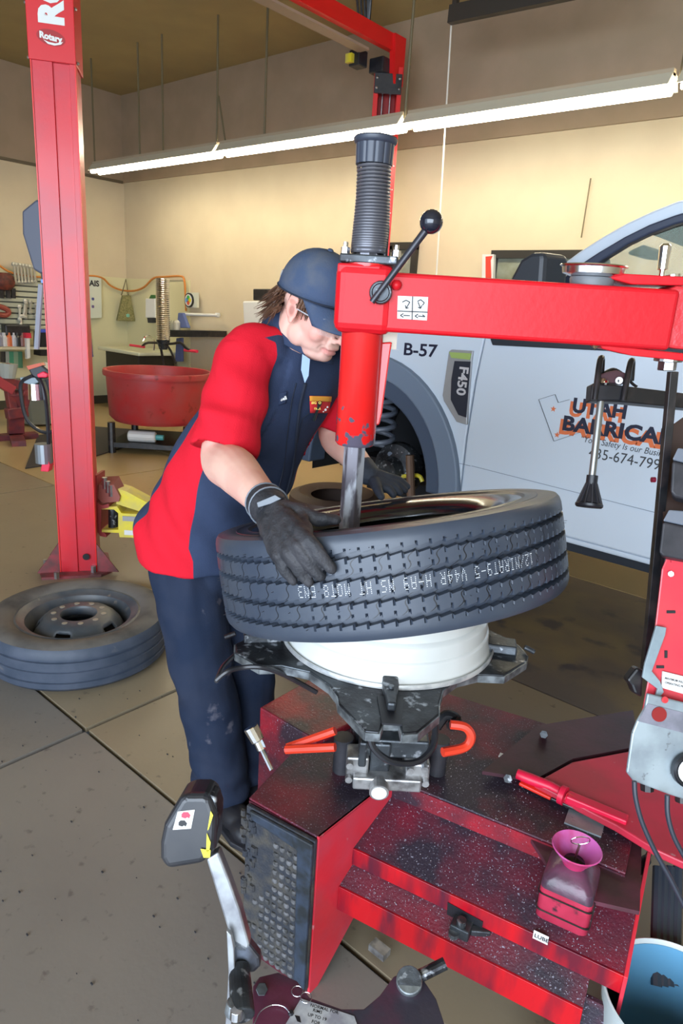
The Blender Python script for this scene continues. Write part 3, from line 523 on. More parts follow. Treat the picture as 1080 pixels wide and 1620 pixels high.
# hub and suspension in the empty arch
hb = V((ax_, TYy+.35, .62)); M().lathe([(0, -.12), (.07, -.12), (.09, -.05), (.17, -.03), (.18, 0), (.18, .04), (0, .04)], hb, V((0, 1, 0)), 24).build('brake_hub', dsteel, tr)
M().cyl(hb, hb+V((0, 1.3, -.05)), .05).build('axle', dsteel, tr)
cs = TY(600, 725, .3); pts = [V((cs.x+.085*math.cos(t*.6), TYy+.3+.085*math.sin(t*.6), .72+t*.0085)) for t in range(64)]
M().tube(pts, .018, 8).build('coil_spring', mat('spring_grey', (.12, .14, .18), .4), tr, 1)
M().tube([TY(648, 720, .25), TY(650, 790, .25)], .028, 10).build('shock_absorber', mat('rusty_brown', (.14, .08, .05), .6), tr)
M().tube([TY(625, 755, .3), TY(660, 752, .3), TY(668, 762, .3)], .014, 8, sub=3).build('yellow_hose', yellow, tr)
# emblem on the fender
eb = side([tx(u, v) for u, v in ((712, 556), (716, 553), (750, 555), (748, 570), (742, 640), (740, 672), (724, 667), (704, 634), (702, 625))], TYy-.016, .02, mat('grey_chrome', (.42, .43, .45), .22, .35), 'fender_emblem', tr, bevel=.004)
side([tx(u, v) for u, v in ((722, 571), (747, 572), (740, 660), (728, 656), (716, 632), (717, 600))], TYy-.022, .01, mat('emblem_dark', (.02, .025, .04), .35), 'emblem_inset', eb)
side([tx(u, v) for u, v in ((714, 557), (748, 559), (746, 569), (717, 566))], TYy-.024, .01, mat('green_reflective_chrome', (.45, .62, .2), .15, .3), 'emblem_top', eb)
m = M(); xd = TY(740, 572)-TY(734, 655)
text('F450', m, TY(727.5, 579, -.0245), V((-.02, 0, -1)), V((1, 0, 0)), TY(741, 600).x-TY(727, 600).x, 0, bold=.03)
m.build('model_lettering', mat('silver_letter', (.62, .62, .65), .3, .2), eb)
# decals
nav = mat('navy_vinyl', (.012, .015, .04), .4); org = mat('orange_vinyl', (.75, .18, .06), .4); gry = mat('grey_vinyl', (.05, .055, .065), .4)
def line(a, b): a, b = TY(*a), TY(*b); return (b-a).normalized(), (b-a).length
def deco(s, a, b, h, mt, name, dy=-.0015, dxz=(0, 0), bold=0, shear=0, up=None, **k):
    X, L_ = line(a, b); Y = up or ZZ; m = M(); cu = text(s, m, V((0, 0, 0)), V((1, 0, 0)), ZZ, 1, 0, bold=bold, shear=shear)
    wd = max(v.co.x for v in m.b.verts); hh = max(v.co.z for v in m.b.verts); o = TY(*a)+V((dxz[0], dy, dxz[1]))
    hgt = h; 
    for v in m.b.verts: v.co = o+X*(v.co.x*L_/wd)+Y*(v.co.z*hgt)
    return m.build(name, mt, k.get('par', dp))
hb7 = TY(640, 543).z-TY(640, 562).z
deco('B-57', (637, 561), (691, 565), hb7, nav, 'unit_number', par=fn, bold=.02)
M().bar(TY(625, 553, -.001), TY(632, 554, -.001), .002, .008, V((0, 1, 0))).build('dash_mark', mat('white_vinyl', (.85, .85, .85), .4), fn)
u1 = TY(905, 629).z-TY(905, 651).z
deco('UTAH', (904, 651), (989, 662), u1, org, 'company_shadow_lettering', dxz=(-.014, -.02), bold=.045, dy=-.001)
deco('UTAH', (904, 651), (989, 662), u1, nav, 'company_lettering', bold=.04, dy=-.002)
u2 = TY(888, 657).z-TY(888, 679).z
deco('BARRICADE', (888, 679), (1093, 709), u2, org, 'company_shadow_lettering', dxz=(-.014, -.02), bold=.05, dy=-.001)
deco('BARRICADE', (888, 679), (1093, 709), u2, nav, 'company_lettering', bold=.04, dy=-.002)
deco('“Your Safety Is our Business”', (917, 698), (1071, 727), u2*.44, gry, 'slogan', shear=.2, dy=-.002)
deco('435-674-7999', (930, 723), (1054, 746), u2*.74, gry, 'phone_number', dy=-.002)
m = M(); st = [(901, 632), (883, 637), (878, 624), (852, 632), (876, 698), (918, 684)]
for a, b in zip(st, st[1:]): m.bar(TY(*a, -.0015), TY(*b, -.0015), .001, .0085, V((0, 1, 0)))
m.build('state_outline', gry, dp)
for u, v in ((875, 647), (881, 688)):
    c = TY(u, v, -.0015); s = .016; M().prism([c+V((math.sin(i*math.pi/5)*(s if i % 2 == 0 else s*.42), 0, math.cos(i*math.pi/5)*(s if i % 2 == 0 else s*.42))) for i in range(10)], V((0, -.001, 0))).build('star', org, dp)
# ================= old tyre with steel wheel lying on the floor
def tyre_prof(R, w, ri, dish=0):
    h = w/2; pts = [(ri, -h*.80), (ri+.015, -h*.9), (ri+.05, -h*1.0), (R-.075, -h*1.0), (R-.03, -h*.94), (R-.008, -h*.84), (R, -h*.76)]
    return pts
c = PZ(124, 962, .218); c = V((c.x, c.y, 0)); R = .40
# radius from the seen width
eL, eR = PZ(-2, 985, .11), PZ(268, 985, .11)
tf = root('truck_tyre', 'worn tyre on a dark steel wheel lying flat on the floor by the lift post', 'tyre', c)
w_ = .215; ri = .262
prof = [(ri, .045), (ri+.02, .01), (R-.05, .0), (R-.02, .012), (R-.002, .03), (R, .055), (R-.008, .058), (R-.008, .066), (R, .07), (R+.001, .105), (R-.005, .108), (R-.005, .114), (R+.001, .117), (R, .15), (R-.008, .153), (R-.008, .161), (R, .165), (R-.003, .188), (R-.014, .204), (R-.035, .212), (R-.07, .2155), (ri+.025, .204), (ri+.006, .192), (ri, .18)]
worn = mat('dusty_worn_rubber', (.04, .055, .085), .55, c2=(.06, .075, .11), scale=10, c3=(.15, .14, .14), scale3=14, thr3=.74, bump=.1)
sidew = mat('dusty_sidewall', (.13, .125, .12), .7, c2=(.05, .052, .055), scale=5, thr=.55, soft=.1)
M().lathe(prof[:19], c, ZZ, 96).build('tread', worn, tf, 1); M().lathe(prof[18:], c, ZZ, 96).build('sidewall', sidew, tf, 1)
wm = mat('grey_steel_wheel', (.05, .062, .078), .42, c2=(.10, .10, .105), scale=9, c3=(.2, .17, .14), scale3=22, thr3=.71)
M().lathe([(ri+.012, .186), (ri+.014, .196), (ri+.004, .2), (ri-.008, .19), (ri-.03, .182), (ri-.045, .15), (ri-.05, .08), (ri-.035, .03), (ri, .02)], c, ZZ, 64).build('rim', wm, tf, 1)
# domed centre with hand holes
m = M(); nA = 80; ringsr = [(.216, .07), (.211, .09), (.202, .115), (.187, .145), (.168, .168), (.15, .183), (.135, .19), (.082, .192), (.078, .186), (.078, .15)]
G = [[m.b.verts.new(c+V((r_*math.cos(2*math.pi*k/nA), r_*math.sin(2*math.pi*k/nA), h))) for r_, h in ringsr] for k in range(nA)]
for k in range(nA):
    hole = (k % 16) in (2, 3, 4, 5, 6)
    for i in range(len(ringsr)-1):
        if hole and i in (1, 2, 3): continue
        m.b.faces.new((G[k][i], G[(k+1) % nA][i], G[(k+1) % nA][i+1], G[k][i+1]))
m.build('wheel_centre', wm, tf, 1, thick=.008)
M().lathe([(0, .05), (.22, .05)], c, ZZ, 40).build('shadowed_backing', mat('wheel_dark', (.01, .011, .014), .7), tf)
for k in range(10):
    a = 2*math.pi*k/10+.2; M().lathe([(0, .1915), (.0125, .1915), (.0125, .1935), (0, .1935)], c+V((math.cos(a)*.112, math.sin(a)*.112, 0)), ZZ, 12).build('stud_hole', mat('pale_hole_rust', (.3, .27, .22), .6), tf)
# brown tyre lying beyond the man
c = PZ(530, 800, .1); c.z = 0; tb = root('loose_tyre', 'dark brown tyre lying on the floor in front of the truck, beyond the hand', 'tyre', c)
M().lathe([(.2, .02), (.3, .0), (.37, .04), (.38, .11), (.37, .19), (.3, .22), (.2, .19)], c, ZZ, 40).build('casing', mat('brown_dusty_rubber', (.07, .04, .03), .6), tb, 1)
# ================= tyre machine: chassis
def P_(pts, z): return [PZ(u, v, z) for u, v in pts]
zd = .47
A, B, C = PZ(394, 1262, zd), PZ(505, 1325, zd), PZ(622, 1232, zd)
ex = (PZ(985, 1540, .38)-PZ(570, 1345, .38)); ex.z = 0; EX = ex.normalized(); EY = V((-EX.y, EX.x, 0))
mc = root('tyre_changer', 'large red oil-stained tyre changing machine with stepped deck in the foreground', 'tyre machine', V((-.8, 1.4, 0)))
B = V((B.x, B.y, zd)); 
Cc = V((C.x, C.y, zd))
def L(a, b, z): return B+EX*a+EY*b+ZZ*(z-zd)
def inv(u, v, z): p = PZ(u, v, z)-B; return (p.dot(EX), p.dot(EY))
a1, b1_ = inv(622, 1232, zd); sA = a1/b1_
# tower deck (left/front box)
lft = [A, B, V((Cc.x, Cc.y, zd)), L(.62, b1_, zd), L(.62, b1_+.5, zd), PZ(700, 1095, zd), PZ(500, 1088, zd), PZ(477, 1175, zd)]
tk = .006
dk = M().prism([p-ZZ*tk for p in lft], ZZ*tk).build('deck_plate', grimytop, mc, bevel=.002)
rb = PZ(411, 1120, zd+.03)
# side skins
def wall(p, q, z0, z1, m, name, th=.006, par=mc, **k):
    p = V((p.x, p.y, z0)); q = V((q.x, q.y, z0)); d = (q-p).normalized(); n = V((d.y, -d.x, 0)); return M().prism([p, q, V((q.x, q.y, z1)), V((p.x, p.y, z1))], -n*th).build(name, m, par, **k)
Cx = V((Cc.x, Cc.y, 0)); lipL1 = L(0, 0, 0)
# side panel from B back along EY: tapered downward gusset
gp = [L(0, 0, zd), Cc, L(a1, b1_, .22), L(sA*.03, .03, 0), L(0, 0, 0)]
M().prism(gp, -EX*.006).build('corner_panel', cleanred, mc)
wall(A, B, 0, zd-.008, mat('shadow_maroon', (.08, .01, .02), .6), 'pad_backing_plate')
wall(PZ(477, 1175, zd), A, 0, zd-.008, grimy, 'left_panel'); wall(PZ(500, 1088, zd), PZ(477, 1175, zd), 0, zd-.008, grimy, 'left_panel')
# rear-left box
bx = [PZ(411, 1118, zd+.02), PZ(500, 1170, zd+.02), PZ(600, 1120, zd+.02), PZ(500, 1068, zd+.02)]
M().prism([V((p.x, p.y, .0)) for p in bx], ZZ*(zd+.018)).build('rear_box', grimy, mc, bevel=.004)
# back edge skin
# ledge one: trough below deck
z1, z2 = .415, .335
zr1, z1, zl1 = .415, .352, .305; lip1b = inv(570, 1345, z1)[1]; w1 = inv(987, 1541, z1)[0]
l1 = M().prism([L(sA*lip1b, lip1b, z1-.006), L(w1, lip1b, z1-.006), L(w1, b1_+.0, zr1-.006), L(a1, b1_, zr1-.006)], ZZ*.006).build('upper_ledge', grimytop, mc)
M().prism([L(a1, b1_, zd-.007), L(.62, b1_, zd-.007), L(.62, b1_, zr1), L(a1, b1_, zr1)], EY*.006).build('deck_riser', grimy, mc)
M().prism([L(sA*lip1b, lip1b, z1), L(w1, lip1b, z1), L(w1, lip1b, zl1), L(sA*lip1b, lip1b, zl1)], -EY*.006).build('upper_ledge_face', streaky, mc, bevel=.001)
# ledge two
z2 = .27; b2_ = inv(537, 1400, z2)[1]; zq2 = zl1
M().prism([L(sA*b2_, b2_, z2-.006), L(w1-.06, b2_, z2-.006), L(w1-.06, lip1b+.01, zq2-.004), L(sA*lip1b, lip1b+.01, zq2-.004)], ZZ*.006).build('lower_ledge', grimytop, mc)
M().prism([L(sA*b2_, b2_, z2), L(w1-.06, b2_, z2), L(w1-.06, b2_, z2-.07), L(sA*b2_, b2_, z2-.07)], -EY*.006).build('lower_ledge_face', streaky, mc, bevel=.001)
# right end panel
M().prism([L(w1, lip1b-.03, 0), L(w1, lip1b-.006, z1), L(w1, b1_+.12, zr1+.035), L(w1, b1_+.16, zr1+.035), L(w1, b1_+.16, 0)], EX*.008).build('end_panel', cleanred, mc, bevel=.001)
M().prism([L(w1-.075, lip1b-.012, z1-.09), L(w1-.005, lip1b-.012, z1-.09), L(w1-.02, lip1b-.05, 0), L(w1-.15, lip1b-.05, 0)], EY*.01).build('front_leg_plate', grimytop, mc)
# hatch notch with valve in upper face
# pad: perforated rubber on the A-B side
dAB = (B-A).normalized(); nAB = V((dAB.y, -dAB.x, 0))
rp = root('bead_breaker_pad', 'thick dimpled black rubber bead pad fixed to the machine corner', 'rubber pad', V((A.x, A.y, 0)))
pad = mat('dirty_pad_rubber', (.03, .034, .045), .6, c2=(.075, .068, .058), scale=20, thr=.54, soft=.1, bump=.6, bscale=140)
n0 = 18; Lw = (B-A).length
def padf(a, z, o): return V((A.x, A.y, z))+dAB*a+nAB*o
M().prism([padf(.0, .04, .002), padf(Lw-.002, .02, .002), padf(Lw-.002, zd-.004, .002), padf(0.004, zd-.01, .002)], nAB*.012).build('pad_sheet', pad, rp, bevel=.003)
M().prism([padf(Lw-.034, .03, .014), padf(Lw-.002, .02, .014), padf(Lw-.002, zd-.006, .014), padf(.02, zd-.012, .014), padf(.03, zd-.035, .014), padf(Lw-.045, zd-.045, .014)], nAB*.01).build('pad_border', mat('blue_black_rubber', (.035, .05, .08), .5, c2=(.02, .025, .03), scale=30, bump=.3), rp, bevel=.004)
m = M(); random.seed(2)
for i in range(7):
    for j in range(15):
        a = Lw-.052-i*.0195+(random.random()-.5)*.002; z = zd-.075-j*.0255
        if a < .05 and random.random() < .6: continue
        if i > 3 and j < 5+i-3: continue
        m.sph(padf(a, z, .015), .0085, (1, .6, 1), (dAB, nAB, ZZ), 8)
tag(m.build('dimples', mat('worn_dimple', (.16, .16, .17), .5, c2=(.05, .05, .05), scale=40), rp, 1), kind='stuff')
m = M()   # torn left edge
for k in range(34):
    z = zd-.03-k*.012*random.random()*1.3; a = .0+random.uniform(-.006, .035); m.sph(padf(a, z, .016), random.uniform(.004, .012), (1, .7, 2), (dAB, nAB, ZZ), 6)
tag(m.build('torn_edge', pad, rp, 1), kind='stuff')
# rear wing under the column
M().prism([L(.16, .56, .448), L(.52, .16, .448), L(.66, .2, .448), L(.64, .42, .448), L(.5, .6, .448)], ZZ*.01).build('tool_plate', mat('brown_grime', (.05, .02, .022), .5, c2=(.12, .03, .05), scale=8, bump=.2), mc)
cb = P_(((845, 1228), (1010, 1212), (1200, 1330), (1060, 1345), (960, 1316)), .45)
M().prism([p-ZZ*.02 for p in P_(((845, 1238), (905, 1205), (1010, 1185), (1200, 1280), (1160, 1400), (1040, 1345), (975, 1305)), .5)], ZZ*.02).build('column_foot_cover', mat('pink_red_paint', (.60, .025, .06), .4, c2=(.45, .03, .05), scale=7, c3=(.6, .55, .58), scale3=26, thr3=.73), mc, bevel=.004)
M().prism(P_(((762, 1225), (850, 1152), (1000, 1128), (1010, 1185), (905, 1205), (845, 1238)), .485), ZZ*.01).build('wing_top', mat('oily_brown', (.035, .014, .018), .4, c2=(.07, .02, .03), scale=6, bump=.15), mc)
for u, v in ((860, 1162), (803, 1232)): M().cyl(PZ(u, v, .5), PZ(u, v, .52), .011, n=6).build('bolt', dsteel, mc)
tag(M().box(PZ(798, 1197, zd+.003), (.03, .017, .004), (EX, EY, ZZ)).build('paper_scrap', paper), 'small white paper scrap lying on the red deck', 'paper scrap')
# label LUBE
lb = root('lube_label', 'small white LUBE label on the red upper ledge face', 'label', L(.44, lip1b-.007, .34))
pl = PP(855, 1483, L(0, lip1b-.0065, 0), EY)
M().box(pl, (.032, .001, .022), (EX, EY, ZZ)).build('card', paper, lb); m = M(); text('LUBE', m, pl-EX*.0135-EY*.0008-ZZ*.005, EX, ZZ, .0095, .0003, bold=.02); m.build('lettering', ink, lb)
# valve in the hatch
hv = PP(735, 1455, L(0, lip1b, 0), EY); vr = root('foot_valve', 'greasy metal linkage valve poking out of the hatch in the red ledge face', 'valve', hv)
M().prism([PP(u, v, L(0, lip1b-.007, 0), EY) for u, v in ((708, 1427), (764, 1458), (762, 1470), (706, 1463))], -EY*.001).build('hatch', ink, vr)
M().box(hv-EY*.022-ZZ*.002, (.045, .04, .03), (EX, EY, ZZ)).build('body', dsteel, vr, bevel=.004); M().cyl(hv-EY*.03+ZZ*.013, hv-EY*.03+ZZ*.028, .011, n=12).build('cap', dsteel, vr)
M().cyl(hv-EY*.045-EX*.01, hv-EY*.045-EX*.01-ZZ*.01, .012, n=10).build('bolt', edge, vr); M().bar(hv-EY*.02+EX*.02, hv-EY*.0+EX*.06, .018, .016).build('link', dsteel, vr, bevel=.003)
# crumbs, nuts on ledges
for k, (u, v, z) in enumerate(((717, 1372, z1), (810, 1402, z1))):
    o = PZ(u, v, z); tag(M().cyl(o, o+ZZ*.012, .006, n=6).build('loose_nut', alu), ['loose steel bolt standing on the upper ledge', 'loose nut lying on the upper ledge near the pink bottle'][k], 'bolt')
m = M()
for k in range(620):
    a, b = random.uniform(.08, .6), random.uniform(0, 1); q = random.random()
    if q < .35: p = L(a, lip1b+b*(b1_-lip1b), z1+b*(zr1-z1)+.001)
    elif q < .6: p = L(a, b2_+b*(lip1b-b2_), z2+b*(zq2-z2)+.001)
    else: p = L(random.uniform(-.0, .6), b1_+b*.3, zd+.001)
    s = random.uniform(.0006, .0015); m.box(p, (s, s*1.3, s))
tag(m.build('bead_grit', mat('pale_grit', (.45, .45, .5), .5)), 'pale grit sprinkled over the red deck and ledges', 'grit', kind='stuff')
# ================= turntable
rc = D(613, 988, 1.73); zr = rc.z
tt = root('turntable', 'greasy black four-armed clamping table carrying the white wheel rim', 'turntable', V((rc.x, rc.y, zd)))
zp = zr-.028
oc_ = V((rc.x, rc.y, zp))
def q(u, v): p = PZ(u, v, zp); return p
fr = [(372, 1018), (373, 1032), (411, 1053), (445, 1052), (490, 1062), (522, 1084), (534, 1100), (536, 1113), (578, 1156), (600, 1158), (606, 1140), (632, 1140), (636, 1160), (660, 1158), (694, 1130), (694, 1112), (700, 1090), (722, 1074), (755, 1066), (797, 1068), (832, 1046), (834, 1036), (820, 1020), (800, 1008)]
pts = [q(u, v) for u, v in fr]
back = [oc_+(oc_-p)*.9 for p in [q(590, 1158), q(660, 1158)]]
bk = [oc_+HR*.2+HF*.14, oc_+HR*.07+HF*.3, oc_-HR*.07+HF*.3, oc_-HR*.2+HF*.12]
M().prism([p-ZZ*.02 for p in pts+bk], ZZ*.02).build('star_plate', dsteel, tt, bevel=.003)
m = M(); 
for a, b in zip(pts[:-1], pts[1:]): m.bar(a-ZZ*.012+(a-oc_).normalized()*.001, b-ZZ*.012+(b-oc_).normalized()*.001, .004, .018)
m.build('worn_rim_edge', edge, tt)
for u, v, s in ((385, 1010, -1), (815, 1030, 1)):
    o = q(u, v)+ZZ*.014; d = (V((rc.x, rc.y, 0))-V((o.x, o.y, 0))).normalized(); y = V((-d.y, d.x, 0))
    M().prism([o+y*a+ZZ*z for a, z in ((-.03, -.014), (.03, -.014), (.026, .008), (-.026, .008))], d*.09).build('clamp_jaw', dsteel, tt, bevel=.004)
    M().cyl(o-d*.02, o-d*.045-ZZ*.01, .006).build('jaw_pin', dsteel, tt)
# front clamp
fc = q(617, 1105); d = (V((rc.x, rc.y, 0))-V((fc.x, fc.y, 0))).normalized(); y = V((-d.y, d.x, 0)); f0 = V((fc.x, fc.y, zp))
M().prism([f0+y*a+ZZ*.001 for a in (-.028, .028)]+[f0+y*a+ZZ*.001-d*.1 for a in (.02, -.02)], ZZ*.004).build('slot_shadow', ink, tt)
M().box(f0+d*.085+ZZ*.018, (.05, .03, .036), (y, d, ZZ)).build('clamp_head', dsteel, tt, bevel=.004)
for s in (-1, 1): M().cyl(f0+d*.07+ZZ*.018+y*s*.016, f0+d*.055+ZZ*.018+y*s*.016, .007, n=8).build('clamp_tooth', edge, tt)
M().box(f0+d*.065+ZZ*.02, (.022, .02, .012), (y, d, ZZ)).build('knurled_grip', edge, tt, bevel=.002)
M().prism([f0+y*a+d*b+ZZ*.006 for a, b in ((-.017, .06), (.017, .06), (.018, .02), (.011, -.03), (.009, -.06), (-.009, -.06), (-.011, -.03), (-.018, .02))], ZZ*.02).build('clamp_slide', dsteel, tt, bevel=.005)
M().cyl(f0+d*.0+ZZ*.026, f0+d*.0+ZZ*.031, .006, n=8).build('slide_bolt', edge, tt)
# hub stack under the plate
hz = zd
M().cyl((rc.x, rc.y, hz), (rc.x, rc.y, zp-.02), .075, n=24).build('spindle', dsteel, tt)
o = V((rc.x, rc.y, 0))-HF*.11
def hbx(x, z, sx, sz, dy, m=alu, dd=.06, nm='rotary_valve_block', bv=.005): return M().box(o+HR*x+ZZ*z-HF*dy, (sx, dd, sz), (HR, HF, ZZ)).build(nm, m, tt, bevel=bv)
h0 = zd+.012
hbx(-.055, h0+.05, .055, .07, 0); hbx(.095, h0+.05, .06, .05, 0); hbx(0, h0+.06, .05, .12, -.01, dsteel); hbx(.02, h0+.025, .17, .035, .02)
hbx(.04, h0+.1, .16, .05, -.02, dsteel); hbx(-.045, h0+.1, .02, .07, .01, dsteel)
for x, z in ((-.075, .07), (-.075, .03), (.075, .065), (.115, .03), (.02, .01), (.11, .07)): M().cyl(o+HR*x+ZZ*(h0+z)-HF*.03, o+HR*x+ZZ*(h0+z)-HF*.045, .009, n=10).build('cap_screw', alu, tt)
M().cyl(o+HR*.0+ZZ*(h0+.022)-HF*.04, o+HR*.0+ZZ*(h0+.018)-HF*.07, .024, n=20).build('pressure_dial', alu, tt); M().cyl(o+ZZ*(h0+.018)-HF*.0702, o+ZZ*(h0+.0178)-HF*.072, .019, n=20).build('dial_face', white, tt)
for u, z0_ in ((540, 1222), (690, 1225)):
    p = PZ(u, z0_-4, zd); M().tube([p, p+ZZ*.05, p+ZZ*.1], [.024, .023, .026], 14).build('rubber_leg', rubber, tt, 1)
M().tube([D(u, v, t) for u, v, t in ((583, 1140, 1.46), (584, 1160, 1.47), (592, 1185, 1.47), (620, 1205, 1.47), (660, 1205, 1.49), (685, 1180, 1.52), (688, 1140, 1.56))], .0075, 8, sub=5).build('air_hose', blackp, tt, 1)
M().tube([D(u, v, t) for u, v, t in ((342, 1076, 1.5), (360, 1062, 1.5), (385, 1056, 1.52), (415, 1056, 1.52), (450, 1068, 1.56), (500, 1095, 1.62))], .006, 8, sub=5).build('air_hose', blackp, tt, 1)
M().tube([D(u, v, t) for u, v, t in ((342, 1078, 1.5), (352, 1055, 1.55), (372, 1035, 1.62))], .005, 8, sub=4).build('air_hose', blackp, tt, 1)
rh = mat('red_air_hose', (.75, .05, .02), .4)
M().tube([D(u, v, t) for u, v, t in ((455, 1182, 1.62), (490, 1170, 1.6), (530, 1156, 1.58))], .010, 8, sub=4).build('red_hose', rh, tt, 1)
M().tube([D(u, v, t) for u, v, t in ((452, 1186, 1.6), (490, 1184, 1.58), (530, 1182, 1.56))], .010, 8, sub=4).build('red_hose', rh, tt, 1)
M().tube([D(u, v, t) for u, v, t in ((712, 1146, 1.6), (735, 1150, 1.6), (745, 1165, 1.6), (735, 1182, 1.6), (700, 1190, 1.58))], .011, 8, sub=5).build('red_hose', rh, tt, 1)
M().tube([D(u, v, t) for u, v, t in ((690, 1150, 1.66), (705, 1132, 1.66), (722, 1138, 1.65), (712, 1150, 1.63))], .013, 8, sub=4).build('black_elbow', blackm, tt, 1)
# ================= white rim
rimw = mat('white_rim_paint', (.66, .67, .64), .28, c2=(.60, .61, .58), scale=6, coat=.4); wr_ = root('wheel_rim', 'shiny white steel wheel rim clamped on the black turntable', 'rim', V((rc.x, rc.y, zr-.026)))
rim_bot = V((rc.x, rc.y, zr-.026))
M().lathe([(.2635, .010), (.2655, .002), (.262, .0), (.258, .004), (.255, .014), (.2515, .022), (.2505, .045), (.2490, .050), (.2455, .053), (.2445, .082), (.2425, .087), (.234, .094), (.232, .12), (.238, .14), (.244, .165), (.257, .175), (.262, .185), (.258, .189), (.248, .182), (.234, .166), (.228, .14), (.222, .12), (.226, .09), (.235, .06), (.244, .02), (.25, .0)], rim_bot, ZZ, 96).build('rim_barrel', rimw, wr_, 1)
M().lathe([(.2645, .0095), (.2675, .004), (.2665, -.001), (.262, -.0015), (.2615, .0)], rim_bot, ZZ, 96).build('scuffed_flange', mat('scuffed_flange', (.33, .34, .35), .4, .3, c2=(.6, .6, .58), scale=30), wr_, 1)
M().lathe([(.228, .07), (.2, .06), (.15, .05), (.13, .052), (.07, .052), (.07, .045)], rim_bot, ZZ, 64).build('rim_disc', rimw, wr_, 1)
# ================= the big tyre
tc = D(616, 875, 1.63)
t1, t2 = math.tan(rad(11.3)), math.tan(rad(12.2)); TN = (ZZ-HR*t1+HF*t2).normalized()
ty = root('tyre', 'big new black truck tyre tilted over the white rim, dotted white marks on its tread', 'tyre', tc-TN*.11)
R = .402; hw = .103; TX = (HR-TN*HR.dot(TN)).normalized(); TYv = TN.cross(TX)
# tread: crown wide grooves; axial h from top (+) to bottom (-)
gro = [.062, .022, -.022, -.062]; gw = .0062
prof = [('s', -hw+.004, R-.052), ('s', -hw-.002, R-.035), ('s', -hw+.0, R-.022), ('s', -hw+.003, R-.009), ('r', -hw+.010, R-.002)]
hs = []
edges = sorted([-hw+.02]+[g+s*gw for g in gro for s in (-1, 1)]+[hw-.02])
h = []
prev = -hw+.013
lst = [prof[i] for i in range(5)]
for i, g in enumerate(sorted(gro)):
    start = lst[-1][1]; end = g-gw
    for k in range(1, 4): lst.append(('r', start+(end-start)*k/3, R-.0))
    lst[-1] = ('e', end, R, i); lst.append(('b', g-gw*.8, R-.017, i)); lst.append(('b', g+gw*.8, R-.017, i)); lst.append(('e', g+gw, R, i))
start = lst[-1][1]
for k in range(1, 3): lst.append(('r', start+(hw-.013-start)*k/3, R))
lst += [('r', hw-.010, R-.002), ('s', hw-.003, R-.009), ('s', hw, R-.022), ('s', hw+.002, R-.035), ('s', hw-.001, R-.05)]
NA = 960; P0 = 96; m = M(); rows = []
for k in range(NA):
    a = 2*math.pi*k/NA; e = TX*math.cos(a)+TYv*math.sin(a); row = []; ph = (k*P0/NA) % 1
    for t in lst:
        r_ = t[2]-(.0022*(t[1]/.1)**2 if t[0] != 's' else 0); hh = t[1]
        if t[0] in 'eb':
            saw = (ph*2-1)*.0026; hh += saw
            if t[0] == 'e' and ph > .90: r_ -= .009; hh += 0
        row.append(m.b.verts.new(tc+e*r_+TN*hh))
    rows.append(row)
for k in range(NA):
    Aa, Bb = rows[k], rows[(k+1) % NA]
    for i in range(len(lst)-1): m.b.faces.new((Aa[i], Aa[i+1], Bb[i+1], Bb[i]))
uvl = m.b.loops.layers.uv.new('UVMap')
for f in m.b.faces:
    for lp in f.loops:
        q_ = lp.vert.co-tc; a = math.atan2(q_.dot(TYv), q_.dot(TX))/(2*math.pi); lp[uvl].uv = (a, q_.dot(TN))
tm = mat('tyre_tread_rubber', (.038, .05, .075), .40, c2=(.05, .062, .085), scale=9, bump=.05)
nt = tm.node_tree; N = nt.nodes; Lk = nt.links; PB = N['Principled BSDF']
uvn = N.new('ShaderNodeUVMap'); sep = N.new('ShaderNodeSeparateXYZ'); Lk.new(uvn.outputs[0], sep.inputs[0])
def mth(op, a, b=None, c=None):
    n = N.new('ShaderNodeMath'); n.operation = op
    for i, x in enumerate((a, b, c)):
        if x is None: continue
        if isinstance(x, (int, float)): n.inputs[i].default_value = x
        else: Lk.new(x, n.inputs[i])
    return n.outputs[0]
ua = mth('MULTIPLY', sep.outputs[0], 48.0); va = mth('MULTIPLY', sep.outputs[1], 2*math.pi/.04)
wv = mth('MULTIPLY', mth('SINE', va), .16); sk = mth('MULTIPLY', sep.outputs[1], -16.0)
fr_ = mth('FRACT', mth('ADD', mth('ADD', ua, wv), sk)); dd = mth('ABSOLUTE', mth('SUBTRACT', fr_, .5)); ln = mth('LESS_THAN', dd, .022)
inb = mth('LESS_THAN', mth('ABSOLUTE', sep.outputs[1]), .06); fac = mth('MULTIPLY', ln, inb)
bm = N.new('ShaderNodeBump'); bm.invert = True; bm.inputs['Strength'].default_value = 1; bm.inputs['Distance'].default_value = .003; Lk.new(fac, bm.inputs['Height'])
old = PB.inputs['Normal'].links[0].from_socket; Lk.new(old, bm.inputs['Normal']); Lk.new(bm.outputs[0], PB.inputs['Normal'])
mx = N.new('ShaderNodeMix'); mx.data_type = 'RGBA'; Lk.new(fac, mx.inputs[0]); Lk.new(PB.inputs['Base Color'].links[0].from_socket, mx.inputs[6]); mx.inputs[7].default_value = (.006, .007, .01, 1); Lk.new(mx.outputs[2], PB.inputs['Base Color'])
m.build('tread', tm, ty, 1)
sw_ = mat('tyre_sidewall_rubber', (.020, .024, .032), .32, bump=.05)
up_ = [(R-.05, hw-.001), (R-.052, hw+.0005), (R-.056, hw-.0015), (R-.075, hw-.001), (R-.078, hw+.001), (R-.082, hw-.002), (R-.085, hw-.004)]
up2 = [(R-.085, hw-.004), (.30, hw-.007), (.285, hw-.012), (.27, hw-.018), (.262, hw-.024), (.252, hw-.034), (.25, hw-.045)]
